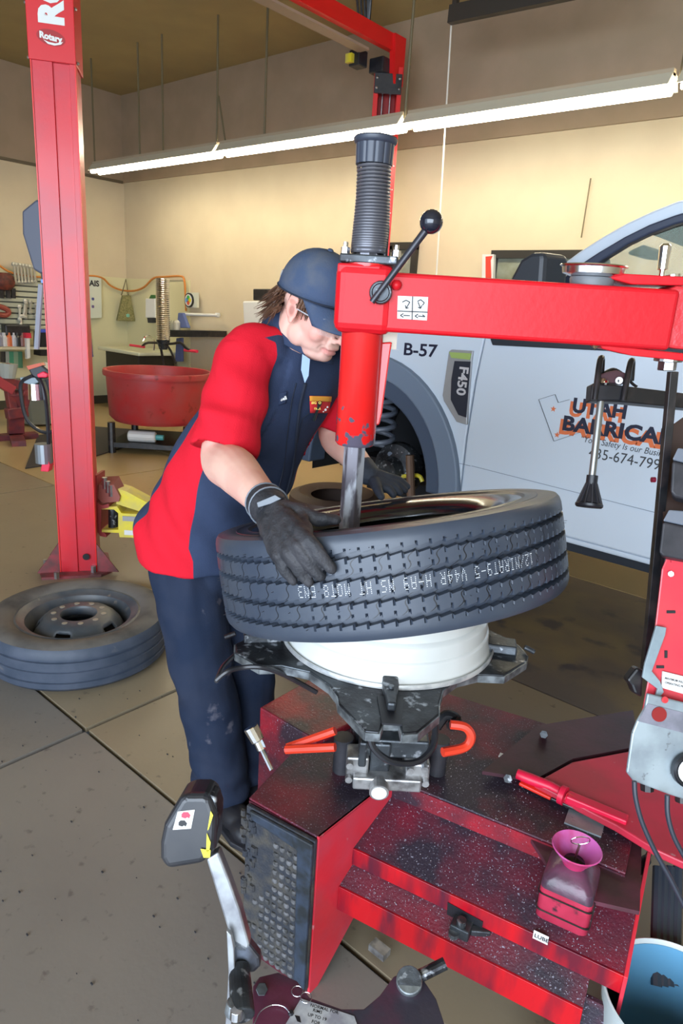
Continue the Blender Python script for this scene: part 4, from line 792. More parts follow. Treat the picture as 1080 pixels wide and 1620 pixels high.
M().lathe(up_, tc, TN, 128).build('upper_sidewall', sw_, ty, 1); M().lathe(up2, tc, TN, 128).build('soaped_bead', mat('wet_black_rubber', (.007, .009, .012), .2, c2=(.02, .024, .03), scale=12, thr=.6, coat=.6, bump=.15, bscale=25), ty, 1)
lo_ = [(r_, -h_) for r_, h_ in up_+up2[1:]]; M().lathe(lo_[::-1], tc, TN, 96).build('lower_sidewall', sw_, ty, 1)
wetm = mat('wet_inner_liner', (.008, .010, .013), .12, c2=(.02, .022, .014), scale=9, coat=.8)
M().lathe([(.25, hw-.045), (.262, hw-.05), (.33, hw-.03), (.375, .05), (.388, 0), (.375, -.05), (.33, -hw+.03), (.262, -hw+.05), (.25, -hw+.045)], tc, TN, 96).build('inner_liner', wetm, ty, 1)
# soap film blotch on the far liner
# mould nubs (hairs)
m = M()
for k in range(0, 72):
    a = 2*math.pi*k/72+.02; e = TX*math.cos(a)+TYv*math.sin(a); h = random.choice((hw-.03, .04, 0, -.04, -hw+.03)); p = tc+e*(R-.003)+TN*h; m.cyl(p, p+e*.009, .0007, .0004, 5)
tag(m.build('mould_hairs', rubber, ty), kind='stuff')
# dot marking, upside down as in the photo, on the third rib
G5 = {'0': '01110100011000110001100011000101110', '1': '00100011000010000100001000010001110', '2': '01110100010000100110010001000011111', '4': '00010001100101010010111110001000010', '5': '11111100001111000001000011000101110', '6': '01110100001000011110100011000101110', '8': '01110100011000101110100011000101110', '9': '01110100011000101111000010000101110', 'A': '01110100011000111111100011000110001', 'D': '11110100011000110001100011000111110', 'H': '10001100011000111111100011000110001', 'I': '01110001000010000100001000010001110', 'J': '00111000010000100001000011000101110', 'L': '10000100001000010000100001000011111', 'M': '10001110111010110001100011000110001', 'N': '10001110011010110011100011000110001', 'O': '01110100011000110001100011000101110', 'P': '11110100011000111110100001000010000', 'R': '11110100011000111110101001001010001', 'S': '01111100001000001110000010000111110', 'T': '11111001000010000100001000010000100', 'W': '10001100011000110001101011101110001', '-': '00000000000000011111000000000000000', '/': '00001000010001000100010001000010000', 'V': '10001100011000110001010100101000100', 'E': '11111100001000011110100001000011111', '3': '11110000010000101110000010000111110', ' ': '0'*35}
msg = '12/NIRAT9-5 V44R H-A9 NS HT MOT8 EN3'
m = M(); a0 = None
def ang_of(u, v):
    dr_ = ray(u, v); best = None
    # hit of view ray with tyre cylinder
    o_ = CC-tc; dp_ = dr_-TN*dr_.dot(TN); op = o_-TN*o_.dot(TN); a_, b_, c_ = dp_.dot(dp_), 2*op.dot(dp_), op.dot(op)-R*R
    t = (-b_-math.sqrt(max(0, b_*b_-4*a_*c_)))/(2*a_); p = o_+dr_*t; return math.atan2(p.dot(TYv), p.dot(TX)), p.dot(TN)
aL, hL = ang_of(468, 927); aR, hR = ang_of(842, 880)
step = (aL-aR)/len(msg); dot = step*R/6.4
for i, ch in enumerate(msg):
    g = G5.get(ch, G5[' '])
    for j in range(35):
        if g[j] == '1':
            cxk, cyk = j % 5, j//5; a = aR-0+step*(i+.1)+(cxk)*step/7.2; h = -.0+(cyk-3)*.0034
            e = TX*math.cos(a)+TYv*math.sin(a); p = tc+e*(R+.0001)+TN*h
            m.lathe([(0, .0004), (.0009, .0004), (.0009, 0)], p, e, 5)
m.build('dotted_marking', mat('white_dot_paint', (.75, .78, .82), .5), ty)['kind'] = 'stuff'
# ================= tower: hex bar, sleeve, spring, arm
# the bar stands in the tyre's hole
hb0 = D(553, 822, 1.57)
az = lambda v: zfor(hb0, v)
tw = root('mount_tower', 'red mounting arm of the tyre machine with hex bar, coil spring and black ball lever', 'mounting arm', hb0)
def hp(z): return V((hb0.x, hb0.y, z))
z_bot, z_sb, z_st, z_cap0, z_cap1 = hb0.z-.05, az(703), az(428), az(258), az(212)
barm = mat('worn_hex_steel', (.50, .52, .57), .3, .35, c2=(.13, .12, .14), scale=26, thr=.5, soft=.05, stretch=(1, 1, .35))
M().cyl(hp(z_bot), hp(z_sb+.02), .0245, n=6).build('hex_bar', barm, tw, bevel=.002)
sl_ = M().lathe([(0, z_sb-hb0.z), (.040, z_sb-hb0.z), (.0445, z_sb-hb0.z+.006), (.0445, z_st-hb0.z-.008), (.05, z_st-hb0.z), (.05, z_st-hb0.z+.012), (0, z_st-hb0.z+.012)], hb0, ZZ, 32)
sm = mat('chipped_sleeve_red', (.74, .016, .014), .26, c2=(.68, .02, .02), scale=6, coat=.3)
nt = sm.node_tree  # bare chips gather near the lower end of the sleeve
nz = nt.nodes.new('ShaderNodeTexNoise'); nz.inputs['Scale'].default_value = 42; ge = nt.nodes.new('ShaderNodeNewGeometry'); nt.links.new(ge.outputs[0], nz.inputs['Vector'])
sx = nt.nodes.new('ShaderNodeSeparateXYZ'); nt.links.new(ge.outputs[0], sx.inputs[0]); mr_ = nt.nodes.new('ShaderNodeMapRange'); nt.links.new(sx.outputs[2], mr_.inputs[0]); mr_.inputs[1].default_value = z_sb; mr_.inputs[2].default_value = z_sb+.11; mr_.inputs[3].default_value = .14; mr_.inputs[4].default_value = -.16
ad = nt.nodes.new('ShaderNodeMath'); ad.operation = 'ADD'; nt.links.new(nz.outputs[0], ad.inputs[0]); nt.links.new(mr_.outputs[0], ad.inputs[1]); gt = nt.nodes.new('ShaderNodeMapRange'); gt.inputs[1].default_value = .59; gt.inputs[2].default_value = .63; nt.links.new(ad.outputs[0], gt.inputs[0])
mx = nt.nodes.new('ShaderNodeMix'); mx.data_type = 'RGBA'; nt.links.new(gt.outputs[0], mx.inputs[0]); pbs = nt.nodes['Principled BSDF']; nt.links.new(pbs.inputs['Base Color'].links[0].from_socket, mx.inputs[6]); mx.inputs[7].default_value = (.10, .085, .12, 1); nt.links.new(mx.outputs[2], pbs.inputs['Base Color'])
sl_.build('sleeve', sm, tw, 1)
for s in (-1, 1): M().box(hp((z_sb+z_st)/2+.02)+HR*(.001+s*.018)-HF*.036, (.01, .02, (z_st-z_sb)*.96), (HR, HF, ZZ)) if 0 else None
# flat guide fin at right
M().prism([PP(u, v, hb0+HF*.0, HF) for u, v in ((592, 543), (620, 541), (617, 560), (604, 655), (600, 672), (588, 676), (583, 700), (580, 690))], HF*.02).build('guide_fin', sm, tw, bevel=.003)
M().box(hp(az(527))+HR*.05+HF*.03, (.05, .04, .06), (HR, HF, ZZ)).build('fin_block', mat('tan_steel', (.3, .25, .2), .4, .5), tw)
# arm
aw = D(1062, 500, 1.47)-D(600, 481, 1.5); AX = V((aw.x, aw.y, 0)).normalized(); AY = V((-AX.y, AX.x, 0))
zc = (az(437)+az(523))/2; 
za0 = D(700, 529, 1.5).z; za1 = D(700, 441, 1.5).z
o = V((hb0.x, hb0.y, (za0+za1)/2)); hh = (za1-za0)
s0 = -.005; s1 = (PP(1054, 500, o, AY)-o).dot(AX)
arm = M().box(o+AX*((s0+s1)/2+.0)+ZZ*0, (s1-s0, .1, hh), (AX, AY, ZZ)).build('arm_beam', red, tw, bevel=.009, seg=3)
M().box(o+AX*.0+ZZ*.003, (.12, .108, hh+.02), (AX, AY, ZZ)).build('sleeve_collar', red, tw, bevel=.02, seg=3)
fA = -AY*.0505; 
def F_(u, v, d=.001): return PP(u, v, o+fA-AY*d, AY)
e1 = F_(1064, 500)
M().prism([F_(1052, 461, -.01), F_(1072, 452, -.01), F_(1110, 455, -.01), F_(1110, 556, -.01), F_(1068, 552, -.01), F_(1050, 549, -.01)], AY*.09).build('weld_end', mat('weld_pink', (.62, .03, .04), .35, bump=.6, bscale=60), tw, bevel=.006)
# top plate flange, bolts
fl_ = M().prism([hp(az(419)-.0)+AX*a+AY*b for a, b in ((-.055, -.045), (.062, -.045), (.068, .045), (-.05, .05))], ZZ*.017).build('top_flange', dsteel, tw, bevel=.003)
zf = az(419)+.017
M().prism([hp(az(419)-.022)+AX*a+AY*b for a, b in ((-.058, -.05), (.03, -.05), (.03, .05), (-.055, .05))], ZZ*.02).build('flange_seat', red, tw, bevel=.004)
for a, b in ((-.045, -.03), (.058, -.025), (.056, .03)):
    pb = hp(zf)+AX*a+AY*b; M().cyl(pb, pb+ZZ*.012, .0095, n=6).build('nut', chrome, fl_); M().cyl(pb+ZZ*.012, pb+ZZ*.022, .005, n=8).build('stud', chrome, fl_)
# spring post
M().cyl(hp(zf), hp(z_cap0), .0245, n=8).build('hex_shaft', mat('grey_hex', (.22, .22, .25), .35, .6), tw)
nt_ = 30; Hs = z_cap0-zf; pts = []
for k in range(nt_*16+1):
    t = k/(nt_*16); zz = zf+.006+(t**1.35*.86+t*.14)*(Hs-.012); a = 2*math.pi*nt_*t; r_ = .0335+.0015*math.sin(t*5); pts.append(hp(zz)+HR*(r_*math.cos(a)+.003*math.sin(t*3))+HF*(r_*math.sin(a)))
M().tube(pts, .0031, 6).build('coil_spring', mat('spring_steel', (.13, .13, .15), .35, .4), tw, 1)
m = M(); n = 72; rg = []
hc = z_cap1-z_cap0
for f_, r_, rib in ((0, .033, 0), (.0, .037, 1), (.70, .0385, 1), (.74, .041, 0), (.8, .043, 0), (.9, .0435, 0), (.96, .041, 0), (1, .033, 0)):
    rg.append([hp(z_cap0-.004+hc*f_)+HR*((r_-(.002 if rib and k % 6 == 0 else 0))*math.cos(2*math.pi*k/n))+HF*((r_-(.002 if rib and k % 6 == 0 else 0))*math.sin(2*math.pi*k/n)) for k in range(n)])
m.rings(rg); m.build('ribbed_cap', mat('grey_black_cap', (.04, .048, .07), .4), tw, 1)
M().tube([hp(zf-.03)+AX*.035+AY*.0, hp(zf+.06)+AX*.035], .006, 8).build('stop_pin', blackm, tw, bevel=.002)
# lever
l0, l1 = F_(588, 478, .03), F_(672, 366, .03); kb = F_(682, 351, .03)
M().cyl(l0, l1, .0062, .0075, 14).build('lever_rod', mat('dark_rod', (.035, .035, .045), .3, .3), tw, 1); M().sph(kb, .0225, n=24).build('ball_knob', mat('glossy_black_ball', (.012, .014, .025), .12, coat=.5), tw, 1)
pv = F_(602, 463, 0); M().cyl(pv+AY*.003, pv-AY*.02, .024, .022, 24).build('lever_boss', dsteel, tw, bevel=.002); M().lathe([(.014, .019), (.018, .021), (.018, .019)], pv, -AY, 24).build('boss_ring', chrome, tw, 1)
M().sph(F_(627, 451, .004), .011, n=12).build('red_button', red, tw, 1)
# sticker with arrows
st = M().prism([F_(u, v, .001) for u, v in ((629, 468), (677, 470), (675, 507), (628, 504))], -AY*.0008).build('arrow_sticker', paper, tw)
m = M()
def ln_(a, b, w=.0021): m.bar(F_(*a, .0024), F_(*b, .0024), w, .0006, AY)
for a, b in (((628.5, 492), (676, 494)), ((652.5, 469), (651.5, 506)), ((642, 488), (648, 478)), ((642, 488), (641, 483)), ((642, 488), (646, 487)), ((636, 478), (642, 475)), ((642, 475), (648, 478)), ((665, 488), (661, 478)), ((665, 488), (667, 483)), ((665, 488), (661, 486)), ((660, 477), (665, 474)), ((665, 474), (671, 479)), ((671, 479), (668, 483)), ((633, 499), (638, 496)), ((633, 499), (638, 502)), ((638, 499), (648, 499.5)), ((656, 500), (661, 497)), ((656, 500), (661, 503)), ((661, 500), (672, 501)), ((672, 501), (668, 498))): ln_(a, b)
m.build('arrow_print', ink, st)
for a, b in ((629.5, 469.2), (676, 471), (674.2, 505.8), (628.8, 503.2)): pass
# tray and screwdriver on the arm, underside plate
r = root('parts_dish', 'round shallow steel magnetic dish standing on the red arm', 'dish', o+ZZ*hh/2+AX*.0)
dc = PP(936, 442, o+AY*.0, AY); dc = V((dc.x, dc.y, za1)); 
M().lathe([(0, 0), (.042, 0), (.044, .012), (.042, .016), (0, .016)], dc, ZZ, 32).build('rubber_base', mat('grey_rubber', (.14, .15, .16), .5), r, 1)
M().lathe([(0, .016), (.045, .017), (.060, .022), (.062, .034), (.067, .037), (.066, .039), (.060, .037), (.057, .024), (.04, .02), (0, .02)], dc, ZZ, 48).build('dish', mat('dish_steel', (.75, .76, .78), .2, 1), r, 1)
tp = M().prism([F_(u, v, -.02) for u, v in ((962, 440), (968, 432), (1090, 438), (1090, 452), (1000, 450))], AY*.12).build('top_bracket', red, tw, bevel=.002)
r = root('ratchet_handle', 'chrome fluted handle standing up on the red arm at the right', 'tool handle', F_(1048, 438, -.04))
s_ = F_(1046, 438, -.04); e_ = F_(1053, 384, -.04); dd_ = (e_-s_)
M().tube([s_, s_+dd_*.2, s_+dd_*.22, s_+dd_*.9, s_+dd_*.97], [.006, .006, .0105, .0115, .007], 10).build('handle', chrome, r)
M().cyl(F_(1064, 440, -.04), F_(1064, 434, -.04), .014, n=12).build('chrome_nut', chrome, tw)
M().prism([F_(u, v, -.01) for u, v in ((948, 545), (1090, 560), (1090, 572), (1000, 563), (953, 552))], AY*.08).build('under_plate', red, tw, bevel=.002)
M().tube([F_(u, v, -.02) for u, v in ((938, 550), (946, 544), (965, 546), (1010, 550))], .005, 8).build('latch_rod', mat('brass_rod', (.35, .25, .15), .3, .8), tw, 1)
cb_ = F_(1052, 575, -.05); M().cyl(F_(1056, 572, -.04), F_(1057, 566, -.04), .028, n=20).build('washer', steel, tw, bevel=.001); M().cyl(F_(1054, 586, -.04), F_(1056, 571, -.04), .019, n=6).build('large_bolt', steel, tw, bevel=.002)
# ================= control column at right
colr = root('control_column', 'red control column of the machine with grey bracket plate at the right edge', 'column', V((PZ(1040, 1300, .47).x, PZ(1040, 1300, .47).y, .4)))
tcx = 1.45
def K(u, v, t=tcx): return D(u, v, t)
pink = MATS['pink_red_paint']
nK = -FW; KR = ray(1100, 1000).normalized()
M().prism([K(u, v) for u, v in ((1012, 1140), (1024, 1075), (1036, 985), (1046, 900), (1058, 872), (1130, 880), (1130, 1200), (1010, 1180))], KR*.09).build('column_face', mat('column_red', (.72, .03, .055), .36, c2=(.62, .04, .06), scale=6, coat=.2), colr, bevel=.004)
m = M()
M().prism([K(u, v, tcx+.03) for u, v in ((1034, 985), (1040, 940), (1050, 830), (1062, 830), (1048, 900), (1036, 985))], KR*.1).build('black_side', blackm, colr)
M().prism([K(u, v, tcx+.04) for u, v in ((1052, 680), (1080, 660), (1140, 660), (1140, 860), (1048, 860), (1048, 780))], KR*.08).build('dark_brown_post', mat('dark_brown', (.035, .015, .01), .5), colr)
M().prism([K(u, v, tcx-.008) for u, v in ((1066, 840), (1130, 840), (1130, 900), (1062, 890))], FW*.02).build('upper_red_panel', MATS['column_red'], colr)
def tray(name, pts, rim, par):
    b = M().prism([K(u, v, tcx-.06) for u, v in pts], KR*.06).build(name, rubber, par, bevel=.006, seg=3)
    M().prism([K(u, v, tcx-.055) for u, v in rim], KR*.05).build('tray_rim', mat('smoky_plastic', (.16, .18, .22), .15, coat=.3), b, bevel=.003)
tray('tool_tray', ((1063, 728), (1130, 745), (1130, 800), (1066, 786), (1060, 778)), ((1063, 727), (1072, 708), (1130, 716), (1130, 744)), colr)
tray('tool_tray', ((1048, 825), (1130, 842), (1130, 895), (1048, 880), (1042, 874)), ((1048, 824), (1058, 806), (1130, 812), (1130, 842)), colr)
for u, v in ((1061, 908), (1079, 815), (1044, 997)): M().cyl(K(u, v, tcx-.002), K(u, v, tcx-.008), .006, n=8).build('rivet', steel, colr)
for u, v, sw, sh in ((1061, 968, .018, .006), (1053, 1035, .006, .016), (1044, 1055, .016, .006)): M().box(K(u, v, tcx-.001), (sw, sh, .002), (RI, UP, FW)).build('slot', ink, colr)
gb = mat('grey_blue_enamel', (.26, .33, .36), .4, c2=(.2, .25, .28), scale=20)
M().prism([K(u, v, tcx-.012) for u, v in ((1038, 990), (1054, 993), (1052, 1005), (1031, 1062), (1044, 1078), (1050, 1095), (1046, 1100), (1042, 1108), (1036, 1105), (1040, 1090), (1016, 1072), (1020, 1050))], FW*.006).build('hook_arm', gb, colr, bevel=.001)
M().prism([K(u, v, tcx-.006) for u, v in ((1048, 1062), (1130, 1082), (1130, 1112), (1046, 1088))], FW*.004).build('caution_label', paper, colr)
m = M()
for k, s in enumerate(('MAXIMUM INLET PRESSURE', 'OPERATING PRESSURE')):
    text(s, m, K(1051, 1074+k*7, tcx-.0068), RI*.97-UP*.23, UP*.97+RI*.23, .0042, .0002, bold=.01)
m.build('label_print', ink, colr)
# grey bracket plate
bp_ = M().prism([K(u, v, tcx-.03) for u, v in ((1024, 1097), (1130, 1124), (1130, 1280), (1060, 1258), (1002, 1236), (991, 1222), (1000, 1160), (1008, 1140), (1020, 1120))], FW*.008).build('bracket_plate', galv, colr, bevel=.003)
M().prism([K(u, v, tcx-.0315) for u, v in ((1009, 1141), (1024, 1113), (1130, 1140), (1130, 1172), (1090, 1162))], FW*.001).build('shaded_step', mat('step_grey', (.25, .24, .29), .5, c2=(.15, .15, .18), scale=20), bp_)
M().lathe([(0, 0), (.0155, 0), (.0155, .002), (0, .002)], K(1042, 1130, tcx-.032), -FW, 20).build('red_hole', mat('hole_red', (.25, .006, .006), .4), bp_)
M().lathe([(0, 0), (.007, 0), (.007, .002), (0, .002)], K(1051, 1107, tcx-.032), -FW, 12).build('small_hole', MATS['weld_pink'], bp_)
gc = K(1088, 1217, tcx-.035); M().lathe([(0, 0), (.036, 0), (.036, .012), (.032, .016), (.028, .012), (0, .012)], gc, -FW, 32).build('gauge_body', blackp, bp_, 1); M().lathe([(0, .013), (.027, .013), (.027, .0135), (0, .0135)], gc, -FW, 28).build('gauge_face', white, bp_)
M().prism([K(u, v, tcx+.02) for u, v in ((1008, 1056), (1018, 1060), (1016, 1104), (1004, 1098), (999, 1085), (992, 1076))], FW*.03).build('black_lever', blackm, colr, bevel=.005)
for u, v in ((1023, 1250), (1078, 1268)): M().cyl(K(u, v-14, tcx+.0), K(u, v, tcx+.0), .014, n=8).build('hose_fitting', blackm, colr)
for pts in (((1003, 1236), (1005, 1262), (1015, 1300), (1035, 1345), (1060, 1390), (1090, 1450)), ((1055, 1258), (1056, 1290), (1066, 1325), (1085, 1360)), ):
    tag(M().tube([K(u, v, tcx-.06) for u, v in pts], .0052, 8, sub=5).build('air_line', mat('dark_line', (.03, .035, .05), .35), None, 1), ['black air line curving down from the grey plate, left of the two', 'black air line hanging at the right photo edge below the gauge'][pts[0][0] > 1020], 'hose')
m = M()
for u in (1040, 1050, 1060, 1072): tag(M().tube([D(u, 1372, 1.7), D(u-3, 1480, 1.6), D(u-2, 1560, 1.55)], .012, 8).build('cable_loom', mat('loom_blue_black', (.03, .04, .055), .4), None, 1), ['leftmost', 'second from left', 'third from left', 'rightmost'][(1040, 1050, 1060, 1072).index(u)]+' dark hose of the bundle behind the pale bucket', 'hose', 'hose bundle behind the bucket')
# black post rod + helper arm
r = root('helper_post', 'tall thin black square post leaning beside the control column', 'post', K(1020, 1058, 1.62)); M().bar(D(1020, 1062, 1.6), D(1064, 588, 1.42), .017, .017, FW).build('post', blackm, r, bevel=.001); M().cyl(D(1036, 759, 1.5), D(1030, 759, 1.5), .006, n=8).build('red_knob', mat('knob_maroon', (.2, .01, .03), .4), r)
r = root('bead_helper', 'black horizontal helper arm with two upright prongs in front of the truck door', 'helper arm', D(1000, 640, 1.75)); th = 1.72
def Hh(u, v, d=0): return D(u, v, th+d)
M().prism([Hh(u, v) for u, v in ((936, 607), (945, 605), (1100, 624), (1100, 647), (985, 636), (934, 634))], FW*.04).build('arm_bar', blackm, r, bevel=.003)
M().prism([Hh(u, v, -.006) for u, v in ((942, 609), (990, 611), (988, 633), (940, 632))], FW*.006).build('end_plate', blackp, r, bevel=.001)
for (a, b, c, d) in ((940, 633, 949, 568), (985, 634, 997, 572)):
    M().tube([Hh(a, b, -.01), Hh((a+c)/2, (b+d)/2, -.01), Hh(c, d+2, -.008), Hh(c+3, d+1, .01), Hh(c+1, d+30, .03)], .0075, 10, sub=3).build('prong', blackm, r, 1)
M().prism([Hh(u, v, .0) for u, v in ((950, 605), (950, 592), (960, 588), (975, 585), (990, 590), (990, 606))], FW*.03).build('clamp_block', mat('maroon_block', (.09, .04, .05), .5), r, bevel=.003)
M().cyl(Hh(979, 602, -.004), Hh(979, 602, -.012), .009, n=14).build('white_button', white, r)
m = M(); text('8', m, Hh(976.5, 604.5, -.0125), RI, UP, .006, .0002, bold=.03); m.build('button_mark', ink, r)
M().sph(Hh(958, 605, -.008), .008, n=8).build('bright_screw', chrome, r, 1); M().sph(Hh(953, 602, -.008), .008, n=8).build('brass_screw', MATS['brass_rod'], r, 1)
M().tube([Hh(u, v, .02) for u, v in ((955, 590), (970, 584), (985, 592), (1000, 607), (1007, 612))], .004, 6, sub=4).build('cable', blackm, r, 1)
r = root('press_cone', 'black ribbed plastic cone on a thin steel rod hanging from the helper arm', 'press cone', Hh(932, 800))
p0, p1 = Hh(950, 634, .01), Hh(936, 756, .01); M().cyl(p0, p1, .009, n=14).build('rod', mat('dull_rod', (.35, .36, .34), .3, .8), r, 1)
ax = (p0-Hh(931, 800, .01)).normalized(); cb0 = Hh(931, 803, .01); hc = (Hh(936, 752, .01)-cb0).length
m = M(); m.lathe([(0, 0), (.030, 0), (.034, .004), (.034, .010), (.027, .014), (.012, hc*.7), (.014, hc*.72), (.014, hc), (0, hc)], cb0, ax, 32); m.build('cone', blackp, r, 1)
x_, y_, _ = basis(ax)
for k in range(12):
    a = 2*math.pi*k/12; e = x_*math.cos(a)+y_*math.sin(a); M().bar(cb0+ax*.008+e*.031, cb0+ax*hc*.75+e*.0125, .0035, .005, e).build('rib', rubber, r)
# ================= bits on the ledge: pink bottle with funnel, lever tool, hammer
r = root('lube_bottle', 'square pink and black lubricant bottle with purple funnel top and brush, in a wire holder', 'bottle', L(.5, .0, z1))
pk = mat('pink_oily_plastic', (.50, .035, .08), .35, c2=(.35, .02, .05), scale=10, c3=(.05, .02, .03), scale3=30, thr3=.66); pkd = mat('oily_black_purple', (.05, .03, .045), .3, c2=(.14, .05, .09), scale=14, bump=.3)
bo = PZ(885, 1440, z1); bo = PZ(893, 1440, .385); bw = .108; z1b = .39
bz = ZZ; h1 = .1
def ringbox(z, s, rnd=.012):
    out = []
    for (sx_, sy_) in ((1, 1), (-1, 1), (-1, -1), (1, -1)):
        cx_, cy_ = sx_*(s/2-rnd), sy_*(s/2-rnd); a0 = math.atan2(sy_, sx_)-math.pi/4
        for k in range(4): out.append(bo+EX*(cx_+rnd*math.cos(a0+k*math.pi/6))+EY*(cy_+rnd*math.sin(a0+k*math.pi/6))+ZZ*z)
    return out
M().rings([ringbox(0, bw-.008), ringbox(.006, bw), ringbox(.082, bw)]).build('body', pk, r, 1)
M().rings([ringbox(.082, bw), ringbox(.104, bw-.003, .016), ringbox(.122, bw*.66, .02), ringbox(.13, bw*.4, .018)]).build('shoulder', pkd, r, 1)
fo = bo+ZZ*.127
M().lathe([(.024, 0), (.026, .006), (.04, .026), (.05, .04), (.052, .042), (.050, .044), (.037, .028), (.022, .008), (.02, 0)], fo, ZZ, 36).build('funnel', mat('purple_pink_funnel', (.62, .14, .45), .35, c2=(.5, .03, .12), scale=14), r, 1)
M().lathe([(0, .006), (.022, .007)], fo, ZZ, 20).build('oil_surface', mat('oil_black', (.01, .005, .01), .08), r)
for z in (.026, .068): M().rings([[p+ZZ*dz for p in ringbox(z, bw+s_)] for dz, s_ in ((-.002, .003), (0, .007), (.002, .003))], caps=False).build('wire_band', blackm, r, 1)
r2 = root('bottle_brush', 'small wire ring handle brush standing inside the purple funnel', 'brush', fo)
M().tube([fo+ZZ*.01, fo+ZZ*.05+EX*.004], .0028, 6).build('twisted_stem', steel, r2); rr = fo+ZZ*.062+EX*.004; M().tube([rr+RI*.02*math.cos(a)+(UP*.8-FW*.5)*.014*math.sin(a) for a in [k*math.pi/10 for k in range(20)]], .0012, 6, closed=True).build('ring', chrome, r2)
# long red handled bead lever
zt_ = zd+.03
def TL(u, v, z=zt_): return PZ(u, v, z)
r = root('bead_lever', 'long red plastic-handled bead lever lying across the deck behind the pink bottle', 'lever tool', TL(900, 1250)); rp_ = mat('hot_pink_red_plastic', (.72, .012, .055), .35)
M().tube([TL(818, 1224), TL(840, 1233), TL(870, 1244), TL(885, 1252)], [.013, .0145, .013, .012], 12).build('grip', rp_, r, 1); M().tube([TL(886, 1256), TL(894, 1260)], [.024, .024], 16).build('collar', rp_, r, 1)
M().bar(TL(896, 1260), TL(992, 1300), .03, .022).build('blade_sleeve', rp_, r, bevel=.004); M().cyl(TL(896, 1260), TL(906, 1265), .012, n=12).build('round_boss', MATS['weld_pink'], r)
r = root('pry_bar', 'bright orange-red pry bar lying under the bead lever on the deck', 'pry bar', TL(860, 1260, zd+.01)); M().bar(TL(822, 1238, zd+.012), TL(872, 1262, zd+.012), .016, .009).build('handle', mat('orange_red', (.75, .03, .015), .4), r, bevel=.003); M().bar(TL(872, 1262, zd+.012), TL(960, 1300, zd+.012), .016, .008).build('shank', blackm, r, bevel=.002)
hm = root('hammer', 'black-headed hammer lying on the right end of the ledge', 'hammer', TL(990, 1370, z1+.03)); dkh = mat('gunmetal', (.06, .065, .08), .3, .5)
M().tube([TL(980, 1392, z1+.045), TL(1000, 1384, z1+.045), TL(1018, 1366, z1+.045), TL(1026, 1352, z1+.045)], [.017, .012, .012, .007], 12, sub=3).build('head', dkh, hm, 1); M().bar(TL(962, 1365, z1+.04), TL(1002, 1376, z1+.04), .022, .014).build('shaft', blackp, hm, bevel=.004)
M().cyl(TL(975, 1395, z1+.045), TL(983, 1390, z1+.045), .0175, n=18).build('striking_face', mat('purple_steel', (.2, .17, .23), .4, .5), hm, bevel=.002)
r = root('pliers', 'dark wire clamp tool hanging between the lever and the hammer', 'pliers', TL(975, 1335, z1+.05)); M().tube([TL(u, v, z1+.05) for u, v in ((962, 1300), (972, 1318), (968, 1335), (978, 1345), (990, 1338))], .006, 8, sub=4).build('jaw', dkh, r, 1); M().sph(TL(972, 1312, z1+.055), .01, n=10).build('pivot', steel, r, 1)
M().tube([TL(u, v, z1+.05) for u, v in ((968, 1345), (960, 1362), (975, 1372))], .006, 8, sub=4).build('handle', blackp, r, 1)
tag(M().box(TL(925, 1300, zd+.0), (.085, .07, .008), (EX, EY, ZZ)).build('grey_plate', galv), 'grey steel plate under the bead lever behind the bottle', 'plate')
tag(M().prism([TL(u, v, z1+.004) for u, v in ((922, 1400), (990, 1438), (985, 1478), (935, 1500), (905, 1470))], ZZ*.002).build('oil_rag', mat('black_sludge', (.02, .015, .025), .35, bump=.5), bevel=.002), 'dark sludgy patch of cloth on the ledge right of the bottle', 'rag')
# bright chrome socket and rod left of deck
r = root('air_chuck', 'chrome socket on a thin rod leaning at the left edge of the machine', 'air chuck', D(400, 1165, 1.62))
M().cyl(D(396, 1150, 1.6), D(408, 1172, 1.6), .018, .016, 12).build('socket', chrome, r, bevel=.002); M().cyl(D(408, 1172, 1.6), D(414, 1185, 1.6), .011, n=10).build('neck', chrome, r); M().cyl(D(414, 1185, 1.6), D(430, 1218, 1.58), .006, n=8).build('rod', steel, r)
# ================= bead breaker arm, foreground left
zb = .3
ba = root('bead_breaker', 'greasy bead breaker arm with long steel handle and black paddle, in front of the machine', 'bead breaker', V((-.8, .8, 0)))
t0 = 1.28
def S(u, v, d=0): return D(u, v, t0+d)
M().prism([S(u, v) for u, v in ((252, 1335), (258, 1306), (283, 1264), (292, 1257), (322, 1257), (334, 1262), (343, 1290), (340, 1345), (322, 1368), (262, 1378), (252, 1360))], FW*.085).build('paddle', mat('black_paddle', (.022, .024, .03), .3, c2=(.035, .035, .04), scale=12), ba, bevel=.014, seg=4)
st2 = M().prism([S(u, v, -.0012) for u, v in ((281, 1284), (308, 1281), (302, 1311), (273, 1313))], FW*.001).build('sticker', paper, ba)
def arrow(cu_, cv_, s, m_, nm): M().prism([S(cu_+a*s, cv_+b*s, -.002) for a, b in ((-6, 3), (-6, -2), (-3, -5), (4, -5), (8, 0), (6, 5), (3, 3), (0, 5))], FW*.0004).build(nm, m_, st2)
arrow(293, 1290, 1.0, MATS['hot_red'], 'red_arrow'); arrow(288, 1303, .95, ink, 'black_arrow')
M().prism([S(u, v, .01) for u, v in ((332, 1256), (342, 1262), (346, 1298), (338, 1350), (330, 1356), (326, 1300))], FW*.05).build('handle_cap', dsteel, ba, bevel=.004)
hz_ = mat('hazard_yellow', (.8, .72, .03), .4)
for pts in (((333, 1283), (337, 1290), (330, 1312), (328, 1314)), ((327, 1318), (333, 1333), (330, 1352), (326, 1346)), ((317, 1343), (333, 1345), (332, 1357), (322, 1357))): M().prism([S(u, v, -.004) for u, v in pts], FW*.001).build('hazard_stripe', hz_, ba)
